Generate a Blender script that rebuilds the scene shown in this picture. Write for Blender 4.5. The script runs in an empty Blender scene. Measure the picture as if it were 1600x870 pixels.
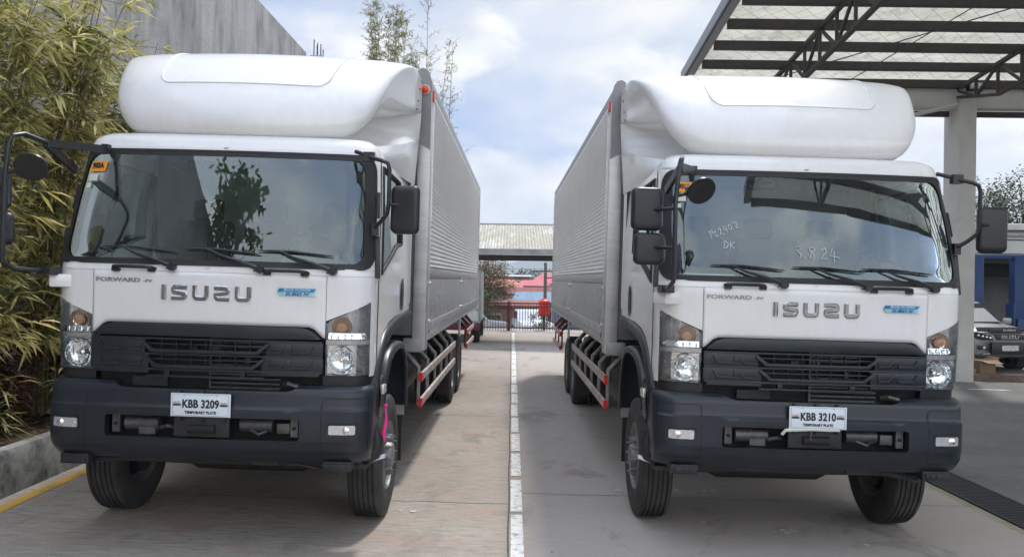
import bpy, bmesh, math, random
from mathutils import Vector, Matrix, noise
R = math.radians
PI = math.pi
random.seed(7)
sc = bpy.context.scene
col = sc.collection

# ---------------- camera, sky, sun, exposure ----------------
CAM_H = 2.10
SLOPE = R(1.0)            # the yard falls gently to the right for drainage
cam = bpy.data.cameras.new('camera')
cam.sensor_width = 36.0
cam.lens = 36.0 * 1275.0 / 1600.0
cam.clip_start = 0.05
cam.clip_end = 12000
camo = bpy.data.objects.new('camera', cam)
col.objects.link(camo)
camo.location = (0, 0, CAM_H)
camo.rotation_euler = (R(90), R(-0.7), 0)
sc.camera = camo

SUN = Vector((0.9, 2.3, 3.9)).normalized()
world = bpy.data.worlds.new('World')
sc.world = world
world.use_nodes = True

def world_nodes():
    nt = world.node_tree
    nt.nodes.clear()
    N = nt.nodes.new
    L = nt.links.new
    out = N('ShaderNodeOutputWorld')
    bg = N('ShaderNodeBackground')
    bg.inputs[1].default_value = 0.15
    L(bg.outputs[0], out.inputs[0])
    sky = N('ShaderNodeTexSky')
    sky.sky_type = 'NISHITA'
    sky.sun_disc = False
    sky.sun_elevation = math.asin(SUN.z)
    sky.sun_rotation = math.atan2(SUN.x, SUN.y)
    sky.air_density = 1.0
    sky.dust_density = 1.2
    sky.ozone_density = 1.2
    tc = N('ShaderNodeTexCoord')
    sep = N('ShaderNodeSeparateXYZ')
    L(tc.outputs['Generated'], sep.inputs[0])
    def math_(op, a, b=None, c=None):
        m = N('ShaderNodeMath')
        m.operation = op
        for i, v in enumerate((a, b, c)):
            if v is None: continue
            if isinstance(v, (int, float)): m.inputs[i].default_value = v
            else: L(v, m.inputs[i])
        return m.outputs[0]
    zz = math_('MAXIMUM', sep.outputs[2], 0.0)
    den = math_('ADD', zz, 0.16)
    px = math_('DIVIDE', sep.outputs[0], den)
    py = math_('DIVIDE', sep.outputs[1], den)
    cmb = N('ShaderNodeCombineXYZ')
    L(px, cmb.inputs[0]); L(py, cmb.inputs[1]); L(math_('MULTIPLY', zz, 2.2), cmb.inputs[2])
    def noi(vec, scale, det, rough, dist=0.0, off=(0, 0, 0)):
        mp = N('ShaderNodeMapping')
        mp.inputs['Location'].default_value = off
        L(vec, mp.inputs[0])
        n = N('ShaderNodeTexNoise')
        n.inputs['Scale'].default_value = scale
        n.inputs['Detail'].default_value = det
        n.inputs['Roughness'].default_value = rough
        n.inputs['Distortion'].default_value = dist
        L(mp.outputs[0], n.inputs['Vector'])
        return n.outputs['Fac']
    def ramp(fac, stops):
        r = N('ShaderNodeValToRGB')
        L(fac, r.inputs[0])
        e = r.color_ramp.elements
        while len(e) < len(stops): e.new(0.5)
        for el, (p, c) in zip(e, stops):
            el.position = p
            el.color = (c, c, c, 1) if isinstance(c, (int, float)) else (*c, 1)
        return r.outputs[0]
    # high thin veil and patches
    n1 = noi(cmb.outputs[0], 0.62, 6, 0.55, 0.35, (3.1, 0.4, 0))
    veil = ramp(n1, [(0.40, 0.10), (0.50, 0.55), (0.60, 1.0)])
    # low cumulus bank
    mpv = N('ShaderNodeMapping')
    mpv.inputs['Scale'].default_value = (1, 1, 1.7)
    mpv.inputs['Location'].default_value = (0.35, 0.0, 0.12)
    L(tc.outputs['Generated'], mpv.inputs[0])
    n2 = noi(mpv.outputs[0], 4.2, 9, 0.56, 0.1)
    lowm = ramp(sep.outputs[2], [(0.0, 0.26), (0.10, 0.20), (0.17, 0.05), (0.30, -0.0)])
    cum = ramp(math_('ADD', n2, lowm), [(0.545, 0.0), (0.60, 0.85), (0.66, 1.0)])
    shade = ramp(noi(mpv.outputs[0], 7.0, 6, 0.6, 0, (0, 0, 0.06)), [(0.38, (0.62, 0.68, 0.77)), (0.58, (1, 1, 1))])
    # colours of the two cloud layers (radiance before the background strength)
    vshade = ramp(noi(cmb.outputs[0], 1.3, 5, 0.6, 0.2, (7, 1, 0)), [(0.38, (0.66, 0.73, 0.86)), (0.56, (1.0, 1.0, 1.0))])
    def mixc(f, a, b, mode='MIX'):
        m = N('ShaderNodeMix')
        m.data_type = 'RGBA'
        m.blend_type = mode
        if isinstance(f, (int, float)): m.inputs[0].default_value = f
        else: L(f, m.inputs[0])
        for i, v in ((6, a), (7, b)):
            if isinstance(v, tuple): m.inputs[i].default_value = v
            else: L(v, m.inputs[i])
        return m.outputs[2]
    skyc = mixc(1.0, sky.outputs[0], (0.62, 0.78, 1.0, 1), 'MULTIPLY')
    skyc = mixc(0.75, skyc, (1.9, 3.1, 5.9, 1))
    vc = mixc(1.0, vshade, (7.9, 7.85, 7.75, 1), 'MULTIPLY')
    cc = mixc(1.0, shade, (8.6, 8.5, 8.4, 1), 'MULTIPLY')
    a = mixc(veil, skyc, vc)
    b = mixc(cum, a, cc)
    # the low haze near the horizon
    hz = ramp(sep.outputs[2], [(0.0, 1.0), (0.035, 0.75), (0.09, 0.0)])
    c = mixc(hz, b, (6.2, 6.9, 7.6, 1))
    # sky made brighter behind the camera and overhead as unseen fill light, dimmer ahead
    yy = ramp(math_('MULTIPLY_ADD', sep.outputs[1], 0.5, 0.5), [(0.0, 1.0), (0.45, 0.92), (0.72, 0.40), (1.0, 0.36)])
    zr = ramp(sep.outputs[2], [(0.50, 0.0), (0.85, 1.0)])
    zl_ = ramp(sep.outputs[2], [(0.0, 1.0), (0.30, 0.92), (0.55, 0.64), (0.95, 1.0)])
    c = mixc(1.0, c, zl_, 'MULTIPLY')
    c = mixc(1.0, c, yy, 'MULTIPLY')
    L(c, bg.inputs[0])
world_nodes()

sl = bpy.data.lights.new('sun', 'SUN')
sl.energy = 1.3
sl.angle = R(6)
sl.color = (1.0, 0.965, 0.91)
so = bpy.data.objects.new('sun', sl)
col.objects.link(so)
so.rotation_euler = SUN.to_track_quat('Z', 'Y').to_euler()
so.location = (5, 12, 20)

sc.view_settings.view_transform = 'Standard'
sc.view_settings.look = 'None'
sc.view_settings.gamma = 1
sc.view_settings.use_curve_mapping = False
sc.view_settings.exposure = 1.43
sc.cycles.max_bounces = 8
sc.cycles.transparent_max_bounces = 16
sc.cycles.use_denoising = True

# ---------------- helpers ----------------
def gz(x, y=0.0):
    """height of the yard"""
    xx = max(-22, min(22, x))
    z = -math.tan(SLOPE) * xx
    if y > 34.5: z = z * max(0, 1 - (y - 34.5) / 20) - min(3.6, 0.11 * (y - 34.5))
    return z

class MB:
    def __init__(s):
        s.v = []; s.f = []; s.mi = []; s.m = 0
    def add(s, vs, fs):
        o = len(s.v)
        s.v += [tuple(p) for p in vs]
        for f in fs:
            s.f.append([o + i for i in f]); s.mi.append(s.m)
        return s
    def box(s, c, d, rz=0.0, M=None):
        hx, hy, hz = d[0] / 2, d[1] / 2, d[2] / 2
        vs = [Vector((x, y, z)) for x in (-hx, hx) for y in (-hy, hy) for z in (-hz, hz)]
        if M is None:
            M = Matrix.Translation(c) @ Matrix.Rotation(rz, 4, 'Z')
        else:
            M = Matrix.Translation(c) @ M
        vs = [M @ v for v in vs]
        return s.add(vs, [(0, 1, 3, 2), (4, 6, 7, 5), (0, 4, 5, 1), (2, 3, 7, 6), (0, 2, 6, 4), (1, 5, 7, 3)])
    def bb(s, x0, x1, y0, y1, z0, z1):
        return s.box(((x0 + x1) / 2, (y0 + y1) / 2, (z0 + z1) / 2), (abs(x1 - x0), abs(y1 - y0), abs(z1 - z0)))
    def bar(s, p, q, w, h, up=Vector((0, 0, 1))):
        p = Vector(p); q = Vector(q); d = q - p; L = d.length
        if L < 1e-6: return s
        d /= L
        if abs(d.dot(up)) > 0.99: up = Vector((0, 1, 0))
        a = d.cross(up).normalized(); b = a.cross(d)
        vs = []
        for e in (p, q):
            for (i, j) in ((-1, -1), (1, -1), (1, 1), (-1, 1)):
                vs.append(e + a * (i * w / 2) + b * (j * h / 2))
        return s.add(vs, [(0, 1, 2, 3), (7, 6, 5, 4), (0, 4, 5, 1), (1, 5, 6, 2), (2, 6, 7, 3), (3, 7, 4, 0)])
    def tube(s, pts, r, n=10, closed=False, cap=True):
        pts = [Vector(p) for p in pts]
        k = len(pts)
        rr_ = r if isinstance(r, (list, tuple)) else [r] * k
        prev = None; rings = []
        for i, p in enumerate(pts):
            if closed: d = pts[(i + 1) % k] - pts[i - 1]
            else: d = pts[min(i + 1, k - 1)] - pts[max(i - 1, 0)]
            d.normalize()
            if prev is None:
                up = Vector((0, 0, 1)) if abs(d.z) < 0.9 else Vector((1, 0, 0))
                a = d.cross(up).normalized()
            else:
                a = (prev - d * prev.dot(d)).normalized()
            prev = a; b = d.cross(a)
            rings.append([p + (a * math.cos(2 * PI * j / n) + b * math.sin(2 * PI * j / n)) * rr_[i] for j in range(n)])
        vs = [q for rg in rings for q in rg]
        fs = []
        for i in range(k if closed else k - 1):
            i2 = (i + 1) % k
            for j in range(n):
                j2 = (j + 1) % n
                fs.append((i * n + j, i * n + j2, i2 * n + j2, i2 * n + j))
        if cap and not closed:
            fs.append(tuple(range(n - 1, -1, -1))); fs.append(tuple((k - 1) * n + j for j in range(n)))
        return s.add(vs, fs)
    def lathe(s, prof, c, axis='x', n=40, sgn=1, closed=False):
        """prof: (along axis, radius)"""
        vs = []; k = len(prof)
        for (a, r) in prof:
            for j in range(n):
                t = 2 * PI * j / n
                u, w = r * math.cos(t), r * math.sin(t)
                if axis == 'x': p = (c[0] + sgn * a, c[1] + u, c[2] + w)
                elif axis == 'y': p = (c[0] + u, c[1] + sgn * a, c[2] + w)
                else: p = (c[0] + u, c[1] + w, c[2] + sgn * a)
                vs.append(p)
        fs = []
        for i in range(k if closed else k - 1):
            i2 = (i + 1) % k
            for j in range(n):
                j2 = (j + 1) % n
                fs.append((i * n + j, i * n + j2, i2 * n + j2, i2 * n + j))
        return s.add(vs, fs)
    def prism(s, poly, T, d):
        """poly: list of 2d points; T(u,v,w)->point; extrude w from d[0] to d[1]"""
        n = len(poly)
        vs = [T(u, v, d[0]) for u, v in poly] + [T(u, v, d[1]) for u, v in poly]
        fs = [tuple(range(n)), tuple(range(2 * n - 1, n - 1, -1))]
        fs += [(i, n + i, n + (i + 1) % n, (i + 1) % n) for i in range(n)]
        return s.add(vs, fs)
    def grid(s, fn, nu, nv, keep=None):
        vs = [fn(i / nu, j / nv) for i in range(nu + 1) for j in range(nv + 1)]
        fs = []
        for i in range(nu):
            for j in range(nv):
                if keep and not keep((i + .5) / nu, (j + .5) / nv): continue
                a = i * (nv + 1) + j
                fs.append((a, a + nv + 1, a + nv + 2, a + 1))
        return s.add(vs, fs)
    def loops(s, loops, closed=True, cap=False):
        n = len(loops[0]); vs = [p for l in loops for p in l]; fs = []
        for i in range(len(loops) - 1):
            for j in range(n if closed else n - 1):
                j2 = (j + 1) % n
                fs.append((i * n + j, i * n + j2, (i + 1) * n + j2, (i + 1) * n + j))
        if cap: fs.append(tuple((len(loops) - 1) * n + j for j in range(n)))
        return s.add(vs, fs)
    def mesh(s, name, mats, smooth=35, bevel=0, merge=True, fixn=True, solid=0):
        me = bpy.data.meshes.new(name)
        bm = bmesh.new()
        bv = [bm.verts.new(p) for p in s.v]
        for f, mi in zip(s.f, s.mi):
            try:
                fc = bm.faces.new([bv[i] for i in f]); fc.material_index = mi
            except ValueError: pass
        if merge: bmesh.ops.remove_doubles(bm, verts=bm.verts, dist=2e-5)
        if merge: bmesh.ops.dissolve_degenerate(bm, edges=bm.edges, dist=1e-6)
        if fixn: bmesh.ops.recalc_face_normals(bm, faces=bm.faces)
        if bevel:
            es = [e for e in bm.edges if len(e.link_faces) == 2 and e.calc_face_angle(0) > R(40)]
            if es:
                bmesh.ops.bevel(bm, geom=es, offset=bevel, segments=2, affect='EDGES', profile=0.6, clamp_overlap=True)
        if smooth:
            for f in bm.faces: f.smooth = True
            for e in bm.edges:
                e.smooth = not (len(e.link_faces) == 2 and e.calc_face_angle(0) > R(smooth))
        bm.to_mesh(me); bm.free()
        for m in (mats if isinstance(mats, (list, tuple)) else [mats]): me.materials.append(m)
        return me
    def build(s, name, mats, parent=None, loc=None, solid=0, **kw):
        me = s.mesh(name, mats, **kw)
        o = bpy.data.objects.new(name, me)
        col.objects.link(o)
        if parent: o.parent = parent
        if loc: o.location = loc
        if solid:
            md = o.modifiers.new('thick', 'SOLIDIFY'); md.thickness = abs(solid); md.offset = -1 if solid > 0 else 1
        return o

def empty(name, loc=(0, 0, 0), rot=(0, 0, 0)):
    o = bpy.data.objects.new(name, None); col.objects.link(o)
    o.location = loc; o.rotation_euler = rot; o.empty_display_size = 0.2
    return o
def tag(o, label=None, cat=None, group=None, kind=None):
    if label: o['label'] = label
    if cat: o['category'] = cat
    if group: o['group'] = group
    if kind: o['kind'] = kind
    return o
def text_mesh(name, txt, size, ext, mat, parent, M, bold=0.0, sx=1.0, align='CENTER', shear=0.0, spacing=1.0):
    cu = bpy.data.curves.new(name, 'FONT')
    cu.body = txt; cu.size = size; cu.extrude = ext; cu.offset = bold; cu.align_x = align; cu.align_y = 'CENTER'
    cu.shear = shear; cu.space_character = spacing; cu.resolution_u = 3
    tmp = bpy.data.objects.new(name, cu); col.objects.link(tmp)
    bpy.context.view_layer.update()
    me = bpy.data.meshes.new_from_object(tmp.evaluated_get(bpy.context.evaluated_depsgraph_get()))
    bpy.data.objects.remove(tmp)
    me.transform(M @ Matrix.Diagonal((sx, 1, 1, 1)))
    me.materials.clear(); me.materials.append(mat)
    o = bpy.data.objects.new(name, me); col.objects.link(o); o.parent = parent
    return o
def wrap_text(name, txt, size, mat, parent, x0, z0, S, off=.002, sx=1.0, bold=0.0, shear=0.0, spacing=1.0):
    """lettering laid on the curved body panel"""
    o = text_mesh(name, txt, size, .0015, mat, parent, Matrix.Identity(4), bold=bold, sx=sx, shear=shear, spacing=spacing)
    bm = bmesh.new(); bm.from_mesh(o.data); bmesh.ops.triangulate(bm, faces=bm.faces); bm.to_mesh(o.data); bm.free()
    for v in o.data.vertices:
        x, z = x0 + v.co.x, z0 + v.co.y
        v.co = S.P(x / S.par(z)[5], z, off + v.co.z)
    return o
def join_meshes(name, objs, parent):
    """several small written lines become one mesh"""
    bm = bmesh.new(); mats = []
    for o in objs:
        n0 = len(bm.faces); k = len(mats)
        bm.from_mesh(o.data); bm.faces.ensure_lookup_table()
        for f in list(bm.faces)[n0:]: f.material_index = k
        mats.append(o.data.materials[0])
    me = bpy.data.meshes.new(name); bm.to_mesh(me); bm.free()
    for m in mats: me.materials.append(m)
    for o in objs: bpy.data.objects.remove(o)
    o = bpy.data.objects.new(name, me); col.objects.link(o); o.parent = parent
    return o

# ---------------- materials ----------------
def newmat(name):
    m = bpy.data.materials.new(name); m.use_nodes = True
    nt = m.node_tree; nt.nodes.clear()
    out = nt.nodes.new('ShaderNodeOutputMaterial')
    b = nt.nodes.new('ShaderNodeBsdfPrincipled')
    nt.links.new(b.outputs[0], out.inputs[0])
    return m, nt, b, out
def nz(nt, scale=5, det=5, rough=0.6, vec='Object', sc3=None, dist=0):
    tc = nt.nodes.new('ShaderNodeTexCoord'); mp = nt.nodes.new('ShaderNodeMapping')
    nt.links.new(tc.outputs[vec], mp.inputs[0])
    if sc3: mp.inputs['Scale'].default_value = sc3
    n = nt.nodes.new('ShaderNodeTexNoise')
    n.inputs['Scale'].default_value = scale; n.inputs['Detail'].default_value = det
    n.inputs['Roughness'].default_value = rough; n.inputs['Distortion'].default_value = dist
    nt.links.new(mp.outputs[0], n.inputs['Vector'])
    return n.outputs['Fac']
def rampn(nt, fac, stops):
    r = nt.nodes.new('ShaderNodeValToRGB'); nt.links.new(fac, r.inputs[0])
    e = r.color_ramp.elements
    while len(e) < len(stops): e.new(0.5)
    for el, (p, c) in zip(e, stops):
        el.position = p; el.color = (c, c, c, 1) if isinstance(c, (int, float)) else (*c[:3], 1)
    return r.outputs[0]
def mixn(nt, f, a, b, mode='MIX'):
    m = nt.nodes.new('ShaderNodeMix'); m.data_type = 'RGBA'; m.blend_type = mode
    if isinstance(f, (int, float)): m.inputs[0].default_value = f
    else: nt.links.new(f, m.inputs[0])
    for i, v in ((6, a), (7, b)):
        if isinstance(v, tuple): m.inputs[i].default_value = (*v[:3], 1)
        else: nt.links.new(v, m.inputs[i])
    return m.outputs[2]
def bumpn(nt, b, h, strength=0.3, dist=0.01):
    bp = nt.nodes.new('ShaderNodeBump'); bp.inputs['Strength'].default_value = strength
    bp.inputs['Distance'].default_value = dist
    nt.links.new(h, bp.inputs['Height']); nt.links.new(bp.outputs[0], b.inputs['Normal'])
def simple(name, c, rough=0.5, metal=0.0, var=0.12, scale=6, coat=0.0, bump=0.0, sc3=None, spec=0.5, rvar=0.08):
    m, nt, b, out = newmat(name)
    n = nz(nt, scale, 5, 0.6, sc3=sc3)
    lo = tuple(x * (1 - var) for x in c); hi = tuple(min(1, x * (1 + var)) for x in c)
    nt.links.new(rampn(nt, n, [(0.3, lo), (0.7, hi)]), b.inputs['Base Color'])
    nt.links.new(rampn(nt, n, [(0.3, max(0, rough - rvar)), (0.7, min(1, rough + rvar))]), b.inputs['Roughness'])
    b.inputs['Metallic'].default_value = metal
    b.inputs['Coat Weight'].default_value = coat; b.inputs['Coat Roughness'].default_value = 0.06
    b.inputs['Specular IOR Level'].default_value = spec
    if bump: bumpn(nt, b, nz(nt, scale * 8, 4, 0.6), bump, 0.004)
    return m
MT = {}
def paint_white():
    m, nt, b, out = newmat('white_paint')
    n = nz(nt, 1.6, 5, 0.6)
    c = rampn(nt, n, [(0.3, (0.70, 0.695, 0.68)), (0.7, (0.75, 0.745, 0.73))])
    d = nz(nt, 45, 3, 0.7)
    c = mixn(nt, rampn(nt, d, [(0.70, 0.0), (0.82, 0.35)]), c, (0.45, 0.40, 0.33))
    # road dust thrown up onto the lower panels
    tc = nt.nodes.new('ShaderNodeTexCoord'); sp = nt.nodes.new('ShaderNodeSeparateXYZ')
    nt.links.new(tc.outputs['Object'], sp.inputs[0])
    st = nz(nt, 9, 5, 0.65, sc3=(2.0, 2.0, 0.4))
    mk = nt.nodes.new('ShaderNodeMath'); mk.operation = 'MULTIPLY'
    nt.links.new(rampn(nt, st, [(0.45, 0.0), (0.8, 0.32)]), mk.inputs[0]); mk.inputs[1].default_value = 0.6
    c = mixn(nt, mk.outputs[0], c, (0.50, 0.47, 0.42))
    nt.links.new(c, b.inputs['Base Color'])
    nt.links.new(rampn(nt, n, [(0.3, 0.28), (0.7, 0.40)]), b.inputs['Roughness'])
    b.inputs['Coat Weight'].default_value = 0.6; b.inputs['Coat Roughness'].default_value = 0.05
    bumpn(nt, b, nz(nt, 2.2, 2, 0.5), 0.05, 0.02)
    return m
MT['white'] = paint_white()
MT['plastic'] = simple('dark_bumper_plastic', (0.012, 0.0165, 0.023), 0.36, var=0.25, scale=3, bump=0.06)
MT['blackp'] = simple('black_plastic', (0.014, 0.015, 0.017), 0.38, var=0.3, scale=8)
MT['rubber'] = simple('rubber_seal', (0.012, 0.012, 0.013), 0.6, scale=10)
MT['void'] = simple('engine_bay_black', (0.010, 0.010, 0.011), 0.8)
MT['chassis'] = simple('chassis_paint', (0.018, 0.018, 0.020), 0.55, var=0.35, scale=6)
MT['engine'] = simple('oily_metal', (0.10, 0.10, 0.10), 0.45, 0.6, var=0.4, scale=9)
MT['alu'] = simple('brushed_aluminium', (0.50, 0.50, 0.49), 0.38, 0.75, var=0.14, scale=2.0, sc3=(1, 0.4, 6))
MT['alud'] = simple('dull_aluminium', (0.33, 0.33, 0.325), 0.50, 0.55, var=0.22, scale=3)
MT['grey'] = simple('grey_box_front', (0.16, 0.16, 0.165), 0.6, var=0.2, scale=2)
MT['badge'] = simple('badge_chrome', (0.45, 0.45, 0.45), 0.13, 1.0, var=0.1, rvar=0.03)
MT['chrome'] = simple('chrome', (0.78, 0.78, 0.78), 0.10, 1.0, var=0.02, rvar=0.03)
MT['rim'] = simple('wheel_rim_steel', (0.20, 0.20, 0.20), 0.5, 0.5, var=0.25, scale=12)
MT['red'] = simple('red_reflector', (0.62, 0.015, 0.015), 0.3, var=0.1)
MT['redlamp'] = simple('red_orange_lamp', (0.80, 0.07, 0.02), 0.2, var=0.1)
MT['amber'] = simple('amber_bulb', (0.62, 0.33, 0.18), 0.3)
MT['lampgrey'] = simple('lamp_housing', (0.62, 0.61, 0.61), 0.25, 0.5, var=0.04, scale=14)
MT['platew'] = simple('plate_white', (0.66, 0.72, 0.76), 0.45, var=0.03)
MT['ink'] = simple('black_ink', (0.012, 0.013, 0.018), 0.5)
MT['redink'] = simple('red_ink', (0.35, 0.10, 0.12), 0.5)
MT['greyink'] = simple('grey_lettering', (0.30, 0.30, 0.30), 0.35, 0.4)
MT['orange'] = simple('orange_sticker', (0.80, 0.32, 0.02), 0.5, var=0.05)
MT['paper'] = simple('pale_paper', (0.55, 0.60, 0.52), 0.7, var=0.1)
MT['seat'] = simple('seat_fabric', (0.025, 0.025, 0.028), 0.85, var=0.3, scale=20)
MT['dash'] = simple('dashboard_grey', (0.10, 0.10, 0.10), 0.7, var=0.2)
MT['trim'] = simple('cab_lining', (0.42, 0.42, 0.41), 0.8, var=0.1)
MT['bluebadge'] = simple('blue_badge', (0.03, 0.22, 0.42), 0.3, 0.3, var=0.3, scale=12)
MT['tealbadge'] = simple('pale_badge', (0.35, 0.55, 0.62), 0.3, 0.3, var=0.2, scale=12)
MT['chalk'] = simple('chalk_marker', (0.58, 0.63, 0.65), 0.8)
MT['pink'] = simple('pink_ribbon', (0.85, 0.04, 0.30), 0.6)
MT['rust'] = simple('rusty_primer', (0.20, 0.075, 0.05), 0.8, var=0.4, scale=12)

def tyre_mat():
    m, nt, b, out = newmat('tyre_rubber')
    n = nz(nt, 5, 5, 0.6)
    c = rampn(nt, n, [(0.35, (0.018, 0.018, 0.019)), (0.7, (0.05, 0.048, 0.045))])
    nt.links.new(c, b.inputs['Base Color']); b.inputs['Roughness'].default_value = 0.72
    bumpn(nt, b, nz(nt, 60, 3, 0.6), 0.1, 0.003)
    return m
MT['tyre'] = tyre_mat()
def glass_mat(name, tint=(0.62, 0.74, 0.70), refl=0.10, ior=1.6, dust=0.05):
    m, nt, b, out = newmat(name); nt.nodes.remove(b)
    tr = nt.nodes.new('ShaderNodeBsdfTransparent'); tr.inputs[0].default_value = (*tint, 1)
    gl = nt.nodes.new('ShaderNodeBsdfGlossy'); gl.inputs['Roughness'].default_value = 0.015
    gl.inputs[0].default_value = (0.84, 0.96, 1.0, 1)
    fr = nt.nodes.new('ShaderNodeFresnel'); fr.inputs[0].default_value = ior
    ad = nt.nodes.new('ShaderNodeMath'); ad.operation = 'ADD'; ad.use_clamp = True
    nt.links.new(fr.outputs[0], ad.inputs[0]); ad.inputs[1].default_value = refl
    mx = nt.nodes.new('ShaderNodeMixShader')
    nt.links.new(ad.outputs[0], mx.inputs[0]); nt.links.new(tr.outputs[0], mx.inputs[1]); nt.links.new(gl.outputs[0], mx.inputs[2])
    df = nt.nodes.new('ShaderNodeBsdfDiffuse'); df.inputs[0].default_value = (0.45, 0.44, 0.40, 1)
    n = nz(nt, 3, 6, 0.7)
    f = rampn(nt, n, [(0.35, dust * 0.3), (0.75, dust * 1.8)])
    m2 = nt.nodes.new('ShaderNodeMixShader')
    nt.links.new(f, m2.inputs[0]); nt.links.new(mx.outputs[0], m2.inputs[1]); nt.links.new(df.outputs[0], m2.inputs[2])
    nt.links.new(m2.outputs[0], out.inputs[0])
    return m
MT['glass'] = glass_mat('windshield_glass', (0.72, 0.84, 0.83), 0.085, 1.52, .02)
MT['sideglass'] = glass_mat('door_glass', (0.66, 0.76, 0.73), 0.12, 1.6, .02)
MT['lens'] = glass_mat('lamp_lens', (0.95, 0.96, 0.96), 0.02, 1.45, 0.01)
def reflector_mat():
    m, nt, b, out = newmat('faceted_reflector')
    b.inputs['Base Color'].default_value = (0.85, 0.86, 0.87, 1); b.inputs['Metallic'].default_value = 1
    b.inputs['Roughness'].default_value = 0.12
    tc = nt.nodes.new('ShaderNodeTexCoord'); v = nt.nodes.new('ShaderNodeTexVoronoi'); v.distance = 'CHEBYCHEV'
    v.inputs['Scale'].default_value = 34; nt.links.new(tc.outputs['Object'], v.inputs['Vector'])
    bumpn(nt, b, v.outputs['Distance'], 0.16, 0.02)
    return m
MT['facet'] = reflector_mat()

def concrete_ground():
    m, nt, b, out = newmat('brushed_concrete')
    big = nz(nt, 0.35, 6, 0.6)
    c = rampn(nt, big, [(0.3, (0.290, 0.258, 0.224)), (0.7, (0.420, 0.375, 0.325))])
    # broomed streaks run across the lane
    st = nz(nt, 5.0, 9, 0.8, sc3=(0.9, 7.0, 1.0))
    c = mixn(nt, 0.85, c, rampn(nt, st, [(0.38, (0.62, 0.61, 0.59)), (0.5, (0.98, .98, .98)), (0.62, (1.22, 1.21, 1.18))]), 'MULTIPLY')
    sp = nz(nt, 95, 5, 0.85)
    c = mixn(nt, 0.7, c, rampn(nt, sp, [(0.36, (0.55, 0.55, 0.55)), (0.6, (1.15, 1.15, 1.15))]), 'MULTIPLY')
    # reddish mud stains
    rd = nz(nt, 1.3, 5, 0.65, dist=0.4, sc3=(1, 2.2, 1))
    c = mixn(nt, rampn(nt, rd, [(0.50, 0.0), (0.66, 0.55)]), c, (0.36, 0.25, 0.20))
    # right-hand lane painted paler, to make up for light missing in its shade
    tc = nt.nodes.new('ShaderNodeTexCoord'); sx = nt.nodes.new('ShaderNodeSeparateXYZ')
    nt.links.new(tc.outputs['Object'], sx.inputs[0])
    gt = nt.nodes.new('ShaderNodeMapRange'); gt.inputs[1].default_value = 0.0; gt.inputs[2].default_value = 0.25
    gt.inputs[3].default_value = 0.0; gt.inputs[4].default_value = 0.70
    nt.links.new(sx.outputs[0], gt.inputs[0])
    c = mixn(nt, gt.outputs[0], c, (0.420, 0.380, 0.350))
    ol = nz(nt, 0.8, 6, 0.7, dist=0.5, sc3=(1.3, 0.8, 1))  # dark oil and tyre marks
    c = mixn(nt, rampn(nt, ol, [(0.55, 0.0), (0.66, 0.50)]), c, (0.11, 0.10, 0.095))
    nt.links.new(c, b.inputs['Base Color']); b.inputs['Roughness'].default_value = 0.85
    b.inputs['Specular IOR Level'].default_value = 0.3
    bumpn(nt, b, st, 0.25, 0.006)
    return m
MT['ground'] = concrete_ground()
def mottled(name, stops, scale=2, sc3=None, rough=0.9, bump=0.3, det=8, fine=0.5, bd=0.01):
    m, nt, b, out = newmat(name)
    n = nz(nt, scale, det, 0.65, sc3=sc3, dist=0.2)
    c = rampn(nt, n, stops)
    f = nz(nt, scale * 14, 4, 0.7)
    c = mixn(nt, fine, c, rampn(nt, f, [(0.3, (0.7, 0.7, 0.7)), (0.7, (1.2, 1.2, 1.2))]), 'MULTIPLY')
    nt.links.new(c, b.inputs['Base Color']); b.inputs['Roughness'].default_value = rough
    b.inputs['Specular IOR Level'].default_value = 0.25
    if bump: bumpn(nt, b, n, bump, bd)
    return m
MT['asphalt'] = mottled('smooth_grey_apron', [(0.3, (0.12, 0.12, 0.118)), (0.7, (0.20, 0.198, 0.19))], 0.6)
MT['soil'] = mottled('planter_soil', [(0.3, (0.05, 0.035, 0.022)), (0.7, (0.13, 0.09, 0.055))], 5, bump=0.8)
MT['wallc'] = mottled('stained_concrete_wall', [(0.30, (0.17, 0.165, 0.16)), (0.5, (0.32, 0.315, 0.31)), (0.70, (0.42, 0.415, 0.41))], 1.3, (0.8, 1.3, 0.40), bump=0.25)
MT['kerbc'] = mottled('mossy_kerb', [(0.32, (0.06, 0.062, 0.058)), (0.5, (0.22, 0.22, 0.21)), (0.68, (0.36, 0.36, 0.35))], 2.6, bump=0.4)
MT['whitel'] = mottled('worn_white_line', [(0.38, (0.36, 0.34, 0.31)), (0.46, (0.68, 0.67, 0.64)), (0.7, (0.80, 0.79, 0.77))], 12, bump=0.2, fine=0.25)
MT['yellowl'] = mottled('worn_yellow_line', [(0.32, (0.25, 0.19, 0.12)), (0.45, (0.50, 0.30, 0.07)), (0.7, (0.58, 0.36, 0.08))], 6, bump=0.2)
MT['column'] = mottled('painted_column', [(0.3, (0.46, 0.45, 0.43)), (0.7, (0.58, 0.57, 0.55))], 1.5, bump=0.05, fine=0.15)
MT['steel'] = simple('dark_roof_steel', (0.055, 0.045, 0.043), 0.6, var=0.3, scale=5)
MT['grate'] = simple('iron_grate', (0.028, 0.028, 0.028), 0.6, 0.3, var=0.4, scale=7)
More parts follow.
